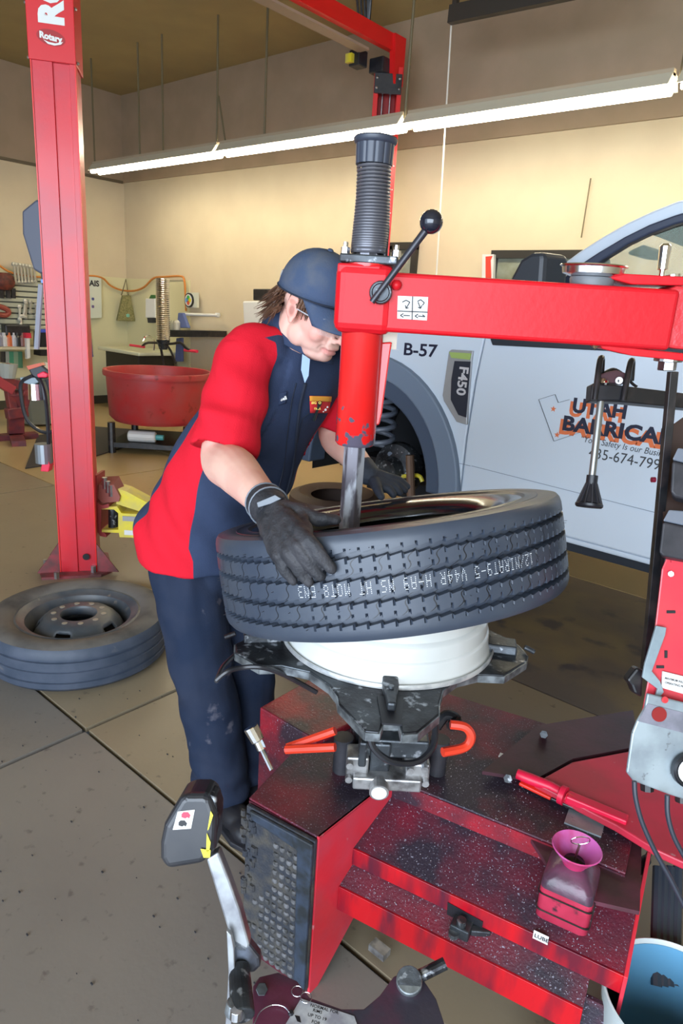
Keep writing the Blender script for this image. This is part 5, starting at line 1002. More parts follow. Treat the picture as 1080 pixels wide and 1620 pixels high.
lv = mat('bright_worn_steel', (.38, .40, .42), .35, .6, c2=(.2, .2, .22), scale=18)
M().prism([S(u, v, .02) for u, v in ((326, 1360), (345, 1348), (362, 1390), (380, 1440), (395, 1495), (390, 1508), (372, 1506), (362, 1478))], FW*.03).build('steel_handle', lv, ba, bevel=.004)
M().prism([S(u, v, .0) for u, v in ((358, 1472), (366, 1480), (370, 1500), (372, 1560), (366, 1625), (356, 1625), (361, 1540))], FW*.012).build('bright_strap', lv, ba, bevel=.002)
M().prism([S(u, v, .02) for u, v in ((366, 1480), (395, 1496), (410, 1515), (412, 1530), (402, 1540), (372, 1540))], FW*.03).build('yoke', mat('blue_steel', (.12, .14, .18), .35, .5, c2=(.05, .05, .06), scale=20), ba, bevel=.006)
M().cyl(S(384, 1608, -.06), S(378, 1530, .02), .022, .02, 20).build('cylinder_rod', dsteel, ba, bevel=.003); M().cyl(S(372, 1604, -.05), S(376, 1586, -.05), .02, n=20).build('collar_ring', edge, ba, bevel=.002); M().cyl(S(373, 1612, -.07), S(374, 1598, -.07), .011, n=12).build('end_bolt', steel, ba, bevel=.001)
zs = .33
pl_ = [(400, 1625), (400, 1560), (410, 1545), (440, 1538), (470, 1552), (490, 1578), (540, 1596), (575, 1596), (600, 1575), (622, 1545), (640, 1536), (670, 1550), (690, 1580), (705, 1625)]
M().prism([PZ(u, v, zs) for u, v in pl_]+[PZ(705, 1720, zs), PZ(400, 1720, zs)], ZZ*-.02).build('arm_plate', mat('greasy_purple_plate', (.13, .03, .06), .35, c2=(.05, .045, .065), scale=7, thr=.5, c3=(.35, .02, .04), scale3=9, thr3=.66, bump=.2), ba, bevel=.002)
for u, v, rr_, m_ in ((647, 1556, .026, edge), ): M().cyl(PZ(u, v, zs), PZ(u, v-6, zs+.022), rr_, n=28).build('pivot_pin', m_, ba, bevel=.003); M().cyl(PZ(u, v-6, zs+.0222), PZ(u, v-6, zs+.024), rr_*.92, n=28).build('pin_cap', dsteel, ba)
M().cyl(PZ(414, 1565, zs), PZ(414, 1565, zs+.016), .012, n=6).build('hex_bolt', dsteel, ba, bevel=.001)
M().cyl(PZ(662, 1545, zs+.01), PZ(704, 1524, zs+.03), .012, n=14).build('cross_rod', dsteel, ba)
dl = M().prism([PZ(u, v, zs+.001) for u, v in ((476, 1580), (560, 1608), (566, 1625), (560, 1660), (440, 1660), (452, 1620))], ZZ*.0008).build('setting_label', mat('grubby_label', (.5, .52, .55), .5, c2=(.3, .3, .35), scale=30), ba)
m = M(); Lx = (PZ(540, 1602, zs)-PZ(480, 1585, zs)).normalized()
for s, u, v in (('NORMAL FOR', 490, 1592), ('RIMS', 494, 1600), ('UP TO 19', 486, 1607), ('FOR', 492, 1618)): text(s, m, PZ(u, v, zs+.002), Lx, Lx.cross(ZZ)*-1, .0062, .0001, bold=.01)
m.prism([PZ(u, v, zs+.002) for u, v in ((466, 1606), (474, 1608), (476, 1618), (470, 1616))], ZZ*.0002); m.build('label_print', ink, dl)
rw = mat('bright_wire', (.6, .6, .65), .2, .9)
for c_, rr_ in (((470, 1568), .011), ((484, 1578), .011)):
    o_ = PZ(*c_, zs+.006); M().tube([o_+V((math.cos(a)*rr_, math.sin(a)*rr_, 0)) for a in [k*math.pi/10 for k in range(20)]], .0009, 6, closed=True).build('split_ring', rw, ba)
M().tube([PZ(u, v, zs+.006) for u, v in ((402, 1620), (412, 1600), (430, 1590), (448, 1592), (458, 1602))], .0011, 6, sub=4).build('wire_loop', rw, ba)
M().sph(PZ(460, 1603, zs+.002), .006, n=8).build('hole_plug', ink, ba)
# bucket
bu = root('bucket', 'pale plastic bucket with blue interior at the bottom right corner', 'bucket', PZ(1075, 1640, .1)); bt = .30
cb2 = PZ(1075, 1585, bt); rb2 = (PZ(957, 1570, bt)-cb2).length
# circle in plan through the seen rim
M().lathe([(0, -.28), (rb2*.82, -.28), (rb2, 0), (rb2*.975, 0.002), (rb2*.95, -.004), (rb2*.79, -.27), (0, -.27)], V((cb2.x, cb2.y, bt)), ZZ, 64).build('pail', mat('pale_pail', (.55, .62, .62), .4), bu, 1)
M().lathe([(0, -.26), (rb2*.795, -.26), (rb2*.94, -.008)], V((cb2.x, cb2.y, bt)), ZZ, 64).build('blue_inside', mat('blue_inner', (.12, .33, .52), .35), bu, 1)
tag(M().sph(V((cb2.x-.02, cb2.y-.02, bt-.22)), .06, (1.3, 1, .5), n=12).build('dark_rag', mat('dark_rag', (.03, .03, .04), .8)), 'dark rag in the bottom of the bucket', 'rag')
tag(M().box(PZ(600, 1502, .02), (.05, .03, .02)).build('bracket_bit', alu), 'small silver bracket lying on the floor beneath the machine', 'bracket')
# ================= the man
def limb(m, P, R, n=18, sub=6, sq=None):
    P = crom([V(p) for p in P], sub); Rr = [v.x for v in crom([V((r, 0, 0)) for r in R], sub)]
    m.tube(P, Rr, n); m.sph(P[0], Rr[0]*1.0, n=14); m.sph(P[-1], Rr[-1]*1.0, n=14); return m
def fuse(m, voxel, it=6, fac=.5):
    bmesh.ops.recalc_face_normals(m.b, faces=m.b.faces); me = bpy.data.meshes.new('tmp'); m.b.to_mesh(me); m.b.free()
    ob = bpy.data.objects.new('tmp', me); COL.objects.link(ob); r = ob.modifiers.new('r', 'REMESH'); r.mode = 'VOXEL'; r.voxel_size = voxel
    s = ob.modifiers.new('s', 'SMOOTH'); s.factor = fac; s.iterations = it
    dg = bpy.context.evaluated_depsgraph_get(); dg.update(); e = ob.evaluated_get(dg).to_mesh(); out = M(); out.b.from_mesh(e); ob.evaluated_get(dg).to_mesh_clear(); bpy.data.objects.remove(ob); bpy.data.meshes.remove(me); return out
def wob(m, f):
    m.b.normal_update()
    for v in m.b.verts: v.co = v.co+v.normal*f(v.co)
    return m
def ell(m, c, x, y, z, rx, ry, rz, n=18): return m.sph(c, 1, (rx, ry, rz), (x, y, z), n)
LP = V((.05, 1, 0)).normalized(); FP = V((LP.y, -LP.x, 0))
sR = V((-1.375, 1.205, 1.50)); sL = V((-1.345, 1.59, 1.47)); nk = V((-1.345, 1.39, 1.555))
eR = D(352, 722, 1.74); wR = D(424, 800, 1.41); eL = D(528, 688, 2.12); wL = D(582, 750, 2.0)
pe = V((-1.62, 1.29, .88)); hR = V((-1.625, 1.185, .85)); hL = V((-1.60, 1.395, .85))
kR = D(322, 1065, 2.13); aR_ = PZ(352, 1244, .10); kL = D(392, 1060, 2.32); aL_ = PZ(392, 1212, .10)
hf = V((.925, .0, -.38)).normalized(); hu = V((.38, 0, .925)).normalized(); hl = hu.cross(hf).normalized()
if hl.y < 0: hl = -hl
yaw = Matrix.Rotation(rad(-3), 3, 'Z'); hf, hu, hl = yaw@hf, yaw@hu, yaw@hl
HC = D(465, 488, 1.70)+hl*.078
def h(x, y, z): return HC+hl*x+hf*y+hu*z
man = root('person', 'man in navy cap, red and navy work shirt and black gloves bending over the tyre', 'person', (-1.52, 1.27, 0))
skin = mat('fair_skin', (.80, .49, .39), .48, c2=(.74, .41, .33), scale=14, spec=.35); P = skin.node_tree.nodes['Principled BSDF']; P.inputs['Subsurface Weight'].default_value = .12; P.inputs['Subsurface Radius'].default_value = (.02, .008, .004); P.inputs['Subsurface Scale'].default_value = .4
m = M()
E_ = lambda c, rx, ry, rz, n=20: ell(m, h(*c), hl, hf, hu, rx, ry, rz, n)
E_((0, -.018, .035), .079, .098, .088, 24); E_((0, .035, -.02), .066, .062, .082, 22); E_((0, .033, -.066), .058, .054, .034); E_((0, .074, -.089), .026, .02, .018)
E_((-.052, .012, -.06), .02, .034, .032); E_((.052, .012, -.06), .02, .034, .032)
for s in (-1, 1):
    E_((s*.038, .062, -.03), .026, .026, .028); E_((s*.032, .082, .024), .026, .012, .009); E_((s*.031, .078, .002), .0165, .0145, .013); E_((s*.0125, .104, -.036), .0085, .011, .008)
    E_((s*.079, -.002, -.004), .006, .019, .031); E_((s*.084, -.010, .004), .0045, .014, .027); E_((s*.083, -.001, .024), .004, .014, .007); E_((s*.081, .003, -.030), .005, .009, .009)
m.tube([h(0, .088, .018), h(0, .104, -.002), h(0, .121, -.026), h(0, .119, -.036)], [.008, .009, .0115, .010], 12, sub=4)
E_((0, .121, -.031), .012, .011, .010); E_((0, .094, -.060), .024, .013, .0065); E_((0, .091, -.074), .021, .012, .0075); E_((0, .088, -.052), .03, .012, .012)
E_((0, .045, -.092), .045, .04, .022)
limb(m, [h(0, -.035, -.03), h(0, -.035, -.10), nk-FP*.025-ZZ*.01, nk-ZZ*.09-FP*.03], [.062, .064, .062, .075])
# body under the clothes
for c, a, b in ((V((-1.37, 1.395, 1.47)), .15, .085), (V((-1.45, 1.36, 1.33)), .17, .11), (V((-1.54, 1.32, 1.14)), .165, .12), (V((-1.6, 1.30, .98)), .165, .12), (pe, .165, .125)): ell(m, c, LP, FP, ZZ, a, b, .13)
limb(m, [sR, (sR+eR)/2, eR, (eR*2+wR)/3, (eR+wR*2)/3, wR], [.058, .056, .056, .055, .044, .033]); limb(m, [sL, (sL+eL)/2, eL, (eL+wL)/2, wL], [.055, .053, .048, .043, .032])
for hh_, kk, aa in ((hR, kR, aR_), (hL, kL, aL_)): limb(m, [hh_, (hh_+kk)/2, kk, (kk+aa)/2, aa], [.09, .08, .058, .056, .04])
bd = fuse(m, .0038, 5, .45)
# mouth line and eyelid crease pressed in
def press(v):
    q = v-HC; x, y, z = q.dot(hl), q.dot(hf), q.dot(hu)
    if y < .03 or abs(x) > .07: return 0
    d = 0
    if abs(x) < .026: d -= .0035*math.exp(-((z+.0665+x*x*4)/.0022)**2)
    for s in (-1, 1):
        ex = x-s*.031
        if abs(ex) < .016: d -= .002*math.exp(-((z+.006-ex*ex*8)/.002)**2)
        nx_ = abs(x)-(.021-(z+.04)*.35)
        if -.072 < z < -.035: d -= .0012*math.exp(-(nx_/.003)**2)
    return d
wob(bd, press)
body = bd.build('body', skin, man, 2)
# skin colour: lips, lashes, stubble, plus shade painted into the ear hollow
nt = skin.node_tree; N = nt.nodes; Lk = nt.links; pos = N.new('ShaderNodeNewGeometry')
def vecdot(c, ax, r):   # distance in head space
    s = N.new('ShaderNodeVectorMath'); s.operation = 'SUBTRACT'; Lk.new(pos.outputs[0], s.inputs[0]); s.inputs[1].default_value = c
    outs = []
    for a, k in zip((hl, hf, hu), r):
        d = N.new('ShaderNodeVectorMath'); d.operation = 'DOT_PRODUCT'; Lk.new(s.outputs[0], d.inputs[0]); d.inputs[1].default_value = a/k; outs.append(d.outputs['Value'])
    cmb = N.new('ShaderNodeCombineXYZ')
    for i in range(3): Lk.new(outs[i], cmb.inputs[i])
    l = N.new('ShaderNodeVectorMath'); l.operation = 'LENGTH'; Lk.new(cmb.outputs[0], l.inputs[0]); return l.outputs['Value']
last = P.inputs['Base Color'].links[0].from_socket
for c, r, col, fc, sf in (((0, .09, -.068), (.025, .03, .0115), (.62, .17, .15), .8, .25), ((0, .05, -.085), (.085, .075, .055), (.40, .26, .22), .35, .35), ((-.031, .09, -.007), (.017, .02, .0028), (.09, .04, .03), .9, .3), ((.031, .09, -.007), (.017, .02, .0028), (.09, .04, .03), .9, .3), ((-.034, .09, .028), (.024, .02, .005), (.16, .08, .05), .75, .35), ((.034, .09, .028), (.024, .02, .005), (.16, .08, .05), .75, .35), ((-.05, .06, -.03), (.03, .04, .028), (.76, .30, .25), .5, .5), ((0, .12, -.03), (.018, .02, .016), (.74, .30, .24), .5, .5), ((-.085, -.005, 0), (.02, .03, .035), (.76, .30, .25), .5, .3), ((-.087, .002, -.004), (.012, .008, .014), (.34, .12, .09), .75, .35), ((-.087, -.003, .016), (.012, .010, .006), (.42, .16, .12), .6, .35)):
    ds = vecdot(h(*c), None, r); mr = N.new('ShaderNodeMapRange'); Lk.new(ds, mr.inputs[0]); mr.inputs[1].default_value = 1-sf; mr.inputs[2].default_value = 1+sf; mr.inputs[3].default_value = fc; mr.inputs[4].default_value = 0
    mx = N.new('ShaderNodeMix'); mx.data_type = 'RGBA'; Lk.new(mr.outputs[0], mx.inputs[0]); Lk.new(last, mx.inputs[6]); mx.inputs[7].default_value = (*col, 1); last = mx.outputs[2]
Lk.new(last, P.inputs['Base Color'])
# cap
navy = mat('navy_cotton', (.028, .042, .085), .85, c2=(.034, .05, .10), scale=9, bump=.25, bscale=300, spec=.2)
capm = mat('faded_cap_cotton', (.055, .08, .14), .85, c2=(.09, .105, .14), scale=16, thr=.58, bump=.3, bscale=260, spec=.2)
def captop(tilt=rad(8)):
    m = M(); n = 48; rg = []
    for i in range(13):
        t = i/12; el = t*math.pi/2; k = []
        for j in range(n):
            a = 2*math.pi*j/n; c_, s_ = math.cos(a), math.sin(a); rr = math.cos(el)**.82; seam = .0012*(1 if j % 8 == 0 else 0)
            hx = (.091-seam)*rr*s_; hy = -.018+(.111-seam)*rr*c_; hz = .042+.104*math.sin(el)**.85-.012*(1-c_)*(1-t)
            if t > .985: hx, hy = 0.0005*s_, -.018+.0005*c_
            k.append(h(hx, hy, hz))
        rg.append(k)
    m.rings(rg, caps=False); return m
cp = captop().build('cap', capm, man, 2, thick=.002)
m = M(); n = 20; top = []; 
def brim(u, v): # u across, v forward
    a = (u-.5)*rad(136); r0 = .1; x = math.sin(a)*(.089-.006*v); y = -.018+math.cos(a)*.108+v*.082*math.cos(a*.9)**.6; z = .041-.034*v-.020*(abs(math.sin(a))**2)*(.3+v*.7); return h(x, y, z)
m.grid(n, 8, brim).build('brim', capm, cp, 2, thick=.004)
M().sph(h(0, -.018, .147), .008, (1, 1, .6), (hl, hf, hu), 10).build('cap_button', capm, cp, 1)
band = M().tube([h(.0915*math.sin(a), -.018+.1115*math.cos(a), (.044-.012*(1-math.cos(a)))) for a in [2*math.pi*k/40 for k in range(40)]], .0022, 6, closed=True).build('cap_seam', mat('dark_seam_and_shadow', (.012, .018, .035), .8), cp, 1)
M().prism([h(-.052, -.112, .04), h(-.03, -.128, .04), h(-.03, -.125, .055), h(-.052, -.110, .055)], hf*.004).build('cap_strap_tab', mat('pale_strap', (.4, .4, .42), .4), cp)
# hair: locks under the cap
hairm = mat('brown_hair', (.060, .026, .014), .55, c2=(.12, .055, .028), scale=60); m = M(); random.seed(11)
def lock(a, z0, ln, out, r=.0042, curl=.012):
    p = [h(.080*math.sin(a)*1.0, -.018+.102*math.cos(a), z0)]; d = (hl*math.sin(a)*out+hf*math.cos(a)*out-hu).normalized(); ph = random.uniform(0, 6)
    for k in range(1, 6): p.append(p[-1]+d*(ln/5)+hl*(curl*.35*math.sin(ph+k*1.3))+hf*(curl*.35*math.cos(ph+k*1.7)))
    m.tube(p, [r*(1-k/5.5) for k in range(6)], 5)
for s in (-1, 1):
    for k in range(150): lock(s*rad(random.uniform(105, 180)), random.uniform(-.03, .035), random.uniform(.03, .075), random.uniform(.15, 1.1), random.uniform(.002, .0045), .02)
    for k in range(70): lock(s*rad(random.uniform(55, 92)), random.uniform(.02, .035), random.uniform(.022, .048), .05, random.uniform(.0018, .0034), .007)
    for k in range(14): lock(s*rad(random.uniform(35, 58)), .030, random.uniform(.012, .03), .0, .002, .006)
hr = m.build('hair', hairm, man, 1); hr['kind'] = 'stuff'
# glasses
cpa = mat('clear_plastic_arm', (.6, .62, .66), .1, alpha=.55, spec=.8)
gm = M().grid(14, 4, lambda u, v: h(-.064+.128*u, .092+.02*math.sin(u*math.pi)**.6, .018-.042*v)).build('safety_glasses', mat('clear_lens', (.9, .95, 1), .02, alpha=.12, spec=1), man, 2)
for s in (-1, 1): M().tube([h(s*.082, -.0, .004), h(s*.076, .05, .006), h(s*.062, .092, .005)], .0016, 6).build('temple', cpa, gm, 1)
# ---- shirt
redc = mat('red_work_cotton', (.68, .012, .03), .8, c2=(.60, .012, .028), scale=5, bump=.12, bscale=300, spec=.2)
SEC = [(V((-1.632, 1.285, .845)), .215, .178), (V((-1.638, 1.285, .94)), .22, .190), (V((-1.60, 1.30, 1.03)), .212, .175), (V((-1.545, 1.32, 1.16)), .205, .165), (V((-1.475, 1.35, 1.30)), .205, .155), (V((-1.415, 1.38, 1.42)), .200, .135), (V((-1.372, 1.395, 1.495)), .165, .105), (V((-1.355, 1.392, 1.545)), .092, .08)]
m = M(); tor = []
CS = crom([c for c, a, b in SEC], 4); AS = [v for v in crom([V((a, b, 0)) for c, a, b in SEC], 4)]
for c, ab in zip(CS, AS):
    k = []
    for j in range(40):
        a = 2*math.pi*j/40; s_, c_ = math.sin(a), math.cos(a); pw = .86; k.append(c+LP*(ab.x*math.copysign(abs(s_)**pw, s_))+FP*(ab.y*math.copysign(abs(c_)**pw, c_)))
    tor.append(k)
m.rings(tor)
shR_ = [sR+V((.015, .05, .0)), sR+V((-.0, .0, -.01)), sR*.6+eR*.4, sR*.25+eR*.75, sR*.06+eR*.94+V((0, 0, .0))]
limb(m, shR_, [.066, .075, .082, .086, .085]); 
shL_ = [sL+V((.0, -.05, .0)), sL, sL*.5+eL*.5, sL*.14+eL*.86+V((0, 0, -.0))]
limb(m, shL_, [.07, .076, .083, .084])
sh = fuse(m, .0065, 8, .5)
axR, axL = (eR-sR).normalized(), (eL-sL).normalized()
# open cuffs: push end cap inside the sleeve
for v in sh.b.verts:
    for s0_, e0_, ax_d, last_ in ((sR, eR, axR, shR_[-1]), (sL, eL, axL, shL_[-1])):
        q = v.co-last_; t = q.dot(ax_d); rad_ = (q-ax_d*t).length
        if t > -.004 and rad_ < .10 and t < .1:
            v.co = last_+(q-ax_d*t)*1.0-ax_d*(.0 if rad_ > .078 else .03*(1-rad_/.085))
    zb_h = .862+.012*math.sin(v.co.x*9)
    if v.co.z < zb_h: v.co.z = zb_h+(0 if 1 else 0)
def fold(p):
    d = 0
    t = (p-sR).dot(axR); q = p-sR-axR*t
    if q.length < .115 and t > .0:
        d += .005*math.sin(t*50+math.atan2(q.dot(ZZ), q.dot(FP))*2.0+2)*min(1, t/.1)+.004*noise.noise(p*14)
        d += .010*math.exp(-((t-.19)/.018)**2)*max(0, q.normalized().dot(V((.5, -.7, 0))))
    else:
        n_ = noise.noise(V((p.x*6+p.z*3, p.y*6, p.z*4))); d += .012*n_+.007*noise.noise(p*12)
        d += .007*math.sin((p.z*1.0+p.x*1.6+p.y*.6)*32)*max(0, 1-abs(p.z-1.0)/.2)
    return d
wob(sh, fold)
def axis_at(z):
    for a, b in zip(SEC, SEC[1:]):
        if a[0].z <= z <= b[0].z: return a[0].lerp(b[0], (z-a[0].z)/(b[0].z-a[0].z))
    return SEC[0][0] if z < 1 else SEC[-1][0]
lay = sh.b.verts.layers.float.new('panel')
for v in sh.b.verts:
    p = v.co; c = axis_at(p.z); q = p-c; lat, fo_ = q.dot(LP), q.dot(FP); th_ = math.degrees(math.atan2(abs(lat), fo_))
    tR = (p-sR).dot(axR); dR = (p-sR-axR*tR).length; tL = (p-sL).dot(axL); dL = (p-sL-axL*tL).length
    ar = min(tR+.03, .112-dR, -lat-.150+max(0, (1.40-p.z))*.25); al = min(tL+.03, .112-dL, lat-.145+max(0, (1.40-p.z))*.25)
    yk = min(p.z-1.482, .052-fo_, fo_+.10)
    k = max(0, min(1, (1.40-p.z)/.5)); lo, hi = (82-36*k, 100+10*k) if lat < 0 else (75, 112)
    sd_ = min(th_-lo, hi-th_)*.003; sd_ = min(sd_, 1.44-p.z)
    v[lay] = max(ar, al, yk, sd_)
two = mat('two_tone_shirt_cotton', (.028, .042, .085), .85, c2=(.034, .05, .10), scale=9, bump=.25, bscale=300, spec=.2)
nt = two.node_tree; N = nt.nodes; at = N.new('ShaderNodeAttribute'); at.attribute_name = 'panel'; mr = N.new('ShaderNodeMapRange'); mr.inputs[1].default_value = -.0007; mr.inputs[2].default_value = .0007; nt.links.new(at.outputs['Fac'], mr.inputs[0])
mx = N.new('ShaderNodeMix'); mx.data_type = 'RGBA'; nt.links.new(mr.outputs[0], mx.inputs[0]); pb_ = N['Principled BSDF']; nt.links.new(pb_.inputs['Base Color'].links[0].from_socket, mx.inputs[6]); mx.inputs[7].default_value = (.62, .010, .026, 1); nt.links.new(mx.outputs[2], pb_.inputs['Base Color'])
shirt = sh.build('work_shirt', two, man, 2)
# collar
cm = M(); 
def col_pt(a, out, z): return nk+LP*(math.sin(a)*(.082+out))+FP*(math.cos(a)*(.078+out)+.01)+ZZ*(z+.02-.045*math.cos(a)*.9)
cm.grid(36, 6, lambda u, v: col_pt(rad(9)+u*rad(342), [.0, .004, .01, .022, .034, .042, .048][int(round(v*6))], [.022, .036, .038, .022, .0, -.018, -.034][int(round(v*6))]-(.02*max(0, math.cos(rad(9)+u*rad(342)))**2)*v))
cm.build('collar', navy, man, 2, thick=.004)
# undershirt, placket, name tag, badge, pen
us = M().prism([D(u, v, 1.735) for u, v in ((478, 560), (490, 568), (488, 594), (482, 606), (476, 585))], FW*.006).build('undershirt', mat('pale_blue_cotton', (.30, .42, .62), .9), man)
dg = None
from mathutils.bvhtree import BVHTree
bm_t = bmesh.new(); bm_t.from_mesh(shirt.data); BV = BVHTree.FromBMesh(bm_t); OSH = OFF['person']
def onshirt(u, v, off=.003):
    r = ray(u, v).normalized(); loc, n_, i_, d_ = BV.ray_cast(CC-OSH, r)
    if loc is None: return D(u, v, 1.8), -FW
    return loc+OSH+n_*off, n_
pl_c = [(482, 606), (474, 640), (468, 690), (462, 740), (452, 780)]
pts = [onshirt(u, v, .002)[0] for u, v in pl_c]
M().tube(crom(pts, 5), .0048, 6).build('placket_gap_shadow', MATS['dark_seam_and_shadow'], man, 1)  # dark tube stands for the shadow in the placket gap
pts = [onshirt(u-14, v, .001)[0] for u, v in pl_c]; M().tube(crom(pts, 5), .0018, 6).build('placket_stitch', MATS['dark_seam_and_shadow'], man, 1)
def patch(name, quad, m_, off=.003, par=man, n=6):
    mm = M(); (a, b, c, d) = [V((x, y, 0)) for x, y in quad]
    return mm.grid(n, n, lambda s, t: onshirt(*((a.lerp(b, s)).lerp(d.lerp(c, s), t)).xy, off)[0]).build(name, m_, par, 2, thick=.0008)
nt_ = patch('name_tag', ((441, 622), (453, 618), (451, 637), (439, 641)), navy, .004)
ps, pn = onshirt(446, 631, .006)
m = M(); text('Sell', m, ps-RI*.006-UP*.004, RI*.95+UP*.3, UP*.95-RI*.3, .009, .002, bold=.03); m.build('name_stitching', white, nt_)
bg_ = patch('shop_badge', ((488, 625), (522, 626), (518, 652), (489, 652)), mat('badge_red_cloth', (.72, .03, .035), .7), .004)
patch('badge_orange_band', ((488, 625), (522, 626), (521, 634), (488, 633)), mat('badge_orange', (.8, .35, .04), .7), .0055, bg_)
ps, pn = onshirt(500, 640, .008); m = M(); text('BIG  O', m, onshirt(490, 637, .007)[0], RI, UP, .0065, .0, bold=.03); text('TIRES', m, onshirt(494, 646, .007)[0], RI, UP, .0055, .0, bold=.03); m.build('badge_lettering', mat('badge_yellow', (.85, .62, .10), .6), bg_)
for u, v, s in ((512, 646, .004), (509, 649, .0022), (515, 642, .003)):
    p_, n__ = onshirt(u, v, .0065); M().sph(p_, s, (1, 1, .4), (RI, UP, FW), 8).build('badge_dot', white, bg_, 1)
a_, n__ = onshirt(502, 633, .012); b_, n__ = onshirt(493, 661, .010); M().tube([a_, a_.lerp(b_, .15), a_.lerp(b_, .2), b_], [.0065, .006, .004, .0045], 10).build('pocket_pen', mat('pen_dark', (.02, .03, .03), .3), man, 1)
pk_ = [onshirt(u, v, .001)[0] for u, v in ((488, 654), (478, 662), (470, 700))]; M().tube(pk_, .0014, 5).build('pocket_seam', MATS['dark_seam_and_shadow'], man)
# ---- trousers
trm = mat('navy_work_trousers', (.012, .021, .046), .85, c2=(.022, .03, .055), scale=6, c3=(.16, .15, .18), scale3=11, thr3=.70, bump=.2, bscale=260, spec=.2)
m = M(); ell(m, pe+FP*.01, LP, FP, ZZ, .19, .142, .12); ell(m, pe-ZZ*.06+FP*.01, LP, FP, ZZ, .18, .138, .12)
limb(m, [hR+ZZ*.02, hR*.55+kR*.45, kR, kR*.5+aR_*.5, aR_+ZZ*-.01], [.106, .103, .095, .09, .088])
limb(m, [hL+ZZ*.02, hL*.55+kL*.45, kL, kL*.5+aL_*.5, aL_+ZZ*-.01], [.115, .105, .095, .09, .087])
tr_ = fuse(m, .0075, 8, .5)
def tf_(p):
    d = .010*noise.noise(V((p.x*9, p.y*9, p.z*3)))+.006*noise.noise(p*15)+.005*math.sin(p.z*38+p.x*30+p.y*14)*max(0, 1-abs(p.z-.5)/.14)
    if p.z < .32: d += .008*math.sin(p.z*75+p.x*22)*(1-p.z/.32)
    if p.z > .6: d += .003*math.sin((p.x+p.y)*60)*min(1, (p.z-.6)*4)
    return d
wob(tr_, tf_)
for v in tr_.b.verts:
    if v.co.z < .035: v.co.z = .035
tr_.build('trousers', trm, man, 2)
# shoes
shm = mat('black_boot_leather', (.014, .014, .018), .45)
for an, dx_ in ((aR_, 1), (aL_, 1)):
    b0 = V((an.x, an.y, 0)); d = (FP*1.0-LP*.15*dx_).normalized(); y_ = V((-d.y, d.x, 0)); m = M()
    ell(m, b0+ZZ*.06-d*.02, d, y_, ZZ, .055, .045, .058); ell(m, b0+ZZ*.045+d*.08, d, y_, ZZ, .085, .046, .042); ell(m, b0+ZZ*.040+d*.15, d, y_, ZZ, .06, .047, .037); limb(m, [b0+ZZ*.06-d*.01, b0+ZZ*.15-d*.01], [.05, .05])
    q_ = fuse(m, .006, 5)
    for v in q_.b.verts:
        if v.co.z < .012: v.co.z = .012
    s_ = q_.build('boot', shm, man, 2)
    M().prism([b0+d*a+y_*b for a, b in ((-.075, -.035), (-.06, -.045), (.06, -.05), (.15, -.052), (.205, -.03), (.212, 0), (.205, .03), (.15, .052), (.06, .05), (-.06, .045), (-.075, .035))], ZZ*.018).build('sole', rubber, s_, bevel=.003)
# ---- gloves
glm = mat('black_glove_leather', (.022, .023, .028), .6, c2=(.045, .044, .05), scale=22, bump=.5, bscale=170, spec=.35)
glc = mat('grey_glove_trim', (.16, .18, .21), .45)
def hit(u, v, off):
    dr_ = ray(u, v); o_ = CC-tc; dp_ = dr_-TN*dr_.dot(TN); op = o_-TN*o_.dot(TN); Rr = R_T+off; a_, b_, c_ = dp_.dot(dp_), 2*op.dot(dp_), op.dot(op)-Rr*Rr
    t = (-b_-math.sqrt(max(0, b_*b_-4*a_*c_)))/(2*a_); return CC+dr_*t
R_T = .402
m = M()
def finger(pts, r): limb(m, pts, r, n=12, sub=5)
pal0, pal1 = D(438, 812, 1.375), hit(462, 846, .028)
kn = [hit(488, 856, .020), hit(471, 866, .024), hit(455, 875, .023), hit(440, 880, .018)]
wrp = wR
pA_, pB_ = hit(450, 830, .034), hit(470, 832, .034)
for k_, wv_ in zip(kn, (.0, .3, .65, 1)):
    w0 = wrp+(kn[3]-kn[0])*.35*(wv_-.4); limb(m, [w0, w0.lerp(k_, .55)+(-FW)*.006, k_], [.021, .019, .0145], n=12, sub=4)
finger([kn[0], hit(505, 876, .018), hit(517, 890, .013), hit(524, 899, .011)], [.0145, .0135, .012, .0105])
finger([kn[1], hit(489, 889, .020), hit(500, 903, .013), hit(506, 911, .011)], [.0148, .0138, .0125, .0108])
finger([kn[2], hit(470, 896, .020), hit(481, 911, .013), hit(488, 920, .011)], [.0142, .013, .0118, .0102])
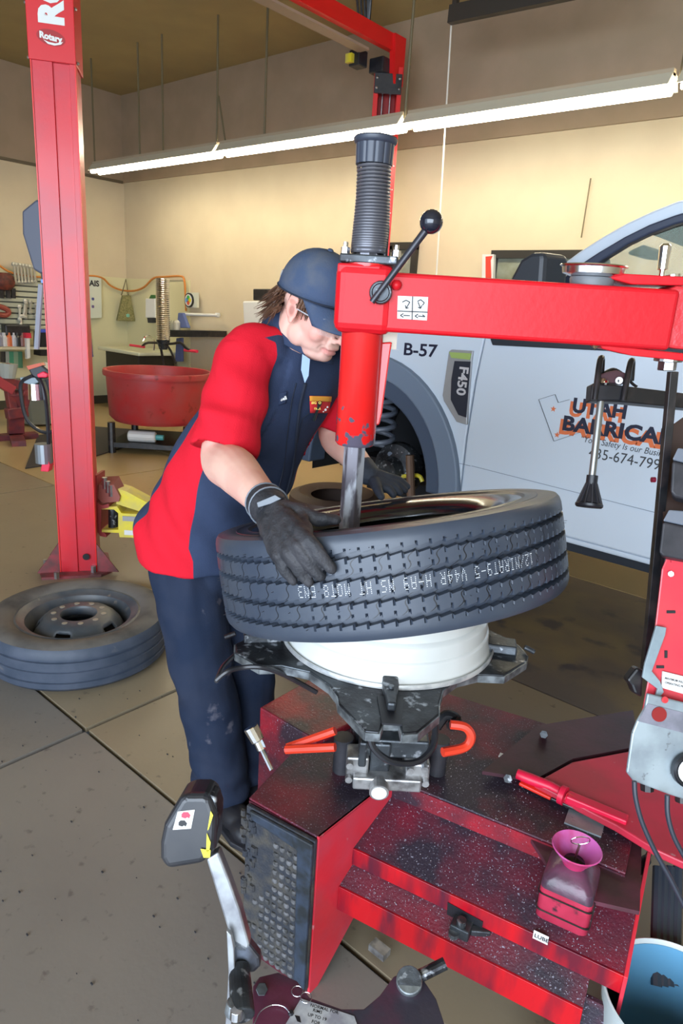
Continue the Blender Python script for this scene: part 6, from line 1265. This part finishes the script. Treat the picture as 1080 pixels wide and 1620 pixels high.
finger([kn[3], hit(449, 899, .017), hit(458, 911, .012), hit(463, 918, .010)], [.0128, .0118, .0105, .0092])
tb0, tb1, tb2, tb3 = D(452, 806, 1.365), D(478, 812, 1.345), D(503, 821, 1.335), D(531, 823, 1.34)
finger([tb0, tb1, tb2, tb3], [.020, .0175, .0145, .0105])
limb(m, [tb1, kn[0]], [.012, .012], n=10, sub=3)
gR = fuse(m, .0028, 5, .5)
def gw_(p): return .0016*noise.noise(p*60)+.0012*math.sin((p.z*1.3+p.x)*150)
wob(gR, gw_); gl_ = gR.build('glove', glm, man, 2)
cd = (wR-eR).normalized(); cx1 = wR-cd*.012
m = M(); m.tube([wR-cd*.03, wR-cd*.02, wR+cd*.012, wR+cd*.03], [.039, .041, .040, .034], 24); m.build('cuff', glm, gl_, 1)
m = M(); x_, y_, _ = basis(cd)
for r_, o_ in ((.0415, -.024), (.0425, .006)): m.tube([wR+cd*o_+(x_*math.cos(a)+y_*math.sin(a))*r_ for a in [k*math.pi/12 for k in range(24)]], .0018, 6, closed=True)
m.build('cuff_piping', glc, gl_, 1)
ps = wR+(-FW)*.0405
M().prism([D(u, v, 1.362) for u, v in ((406, 795), (435, 783), (445, 789), (428, 797), (408, 803))], FW*.006).build('cuff_tab', glc, gl_, bevel=.001)
# left glove
m = M(); kb_ = [D(618, 757, 1.995), D(616, 763, 1.985), D(612, 768, 1.975), D(607, 772, 1.965)]
tips = [D(644, 770, 2.0), D(640, 776, 1.985), D(632, 780, 1.97), D(622, 783, 1.955)]
for k_, t_ in zip(kb_, tips):
    limb(m, [wL, k_], [.026, .015], n=12, sub=4); finger([k_, k_.lerp(t_, .5)+ZZ*.006, t_], [.0145, .013, .0105])
finger([D(592, 762, 1.97), D(598, 776, 1.94), D(603, 786, 1.92)], [.017, .014, .011])
limb(m, [wL-(wL-eL).normalized()*.03, wL], [.038, .034], n=16, sub=3)
gL = fuse(m, .0032, 5, .5); g2 = gL.build('glove', mat('navy_black_glove', (.018, .024, .038), .7, c2=(.03, .04, .06), scale=20), man, 2)
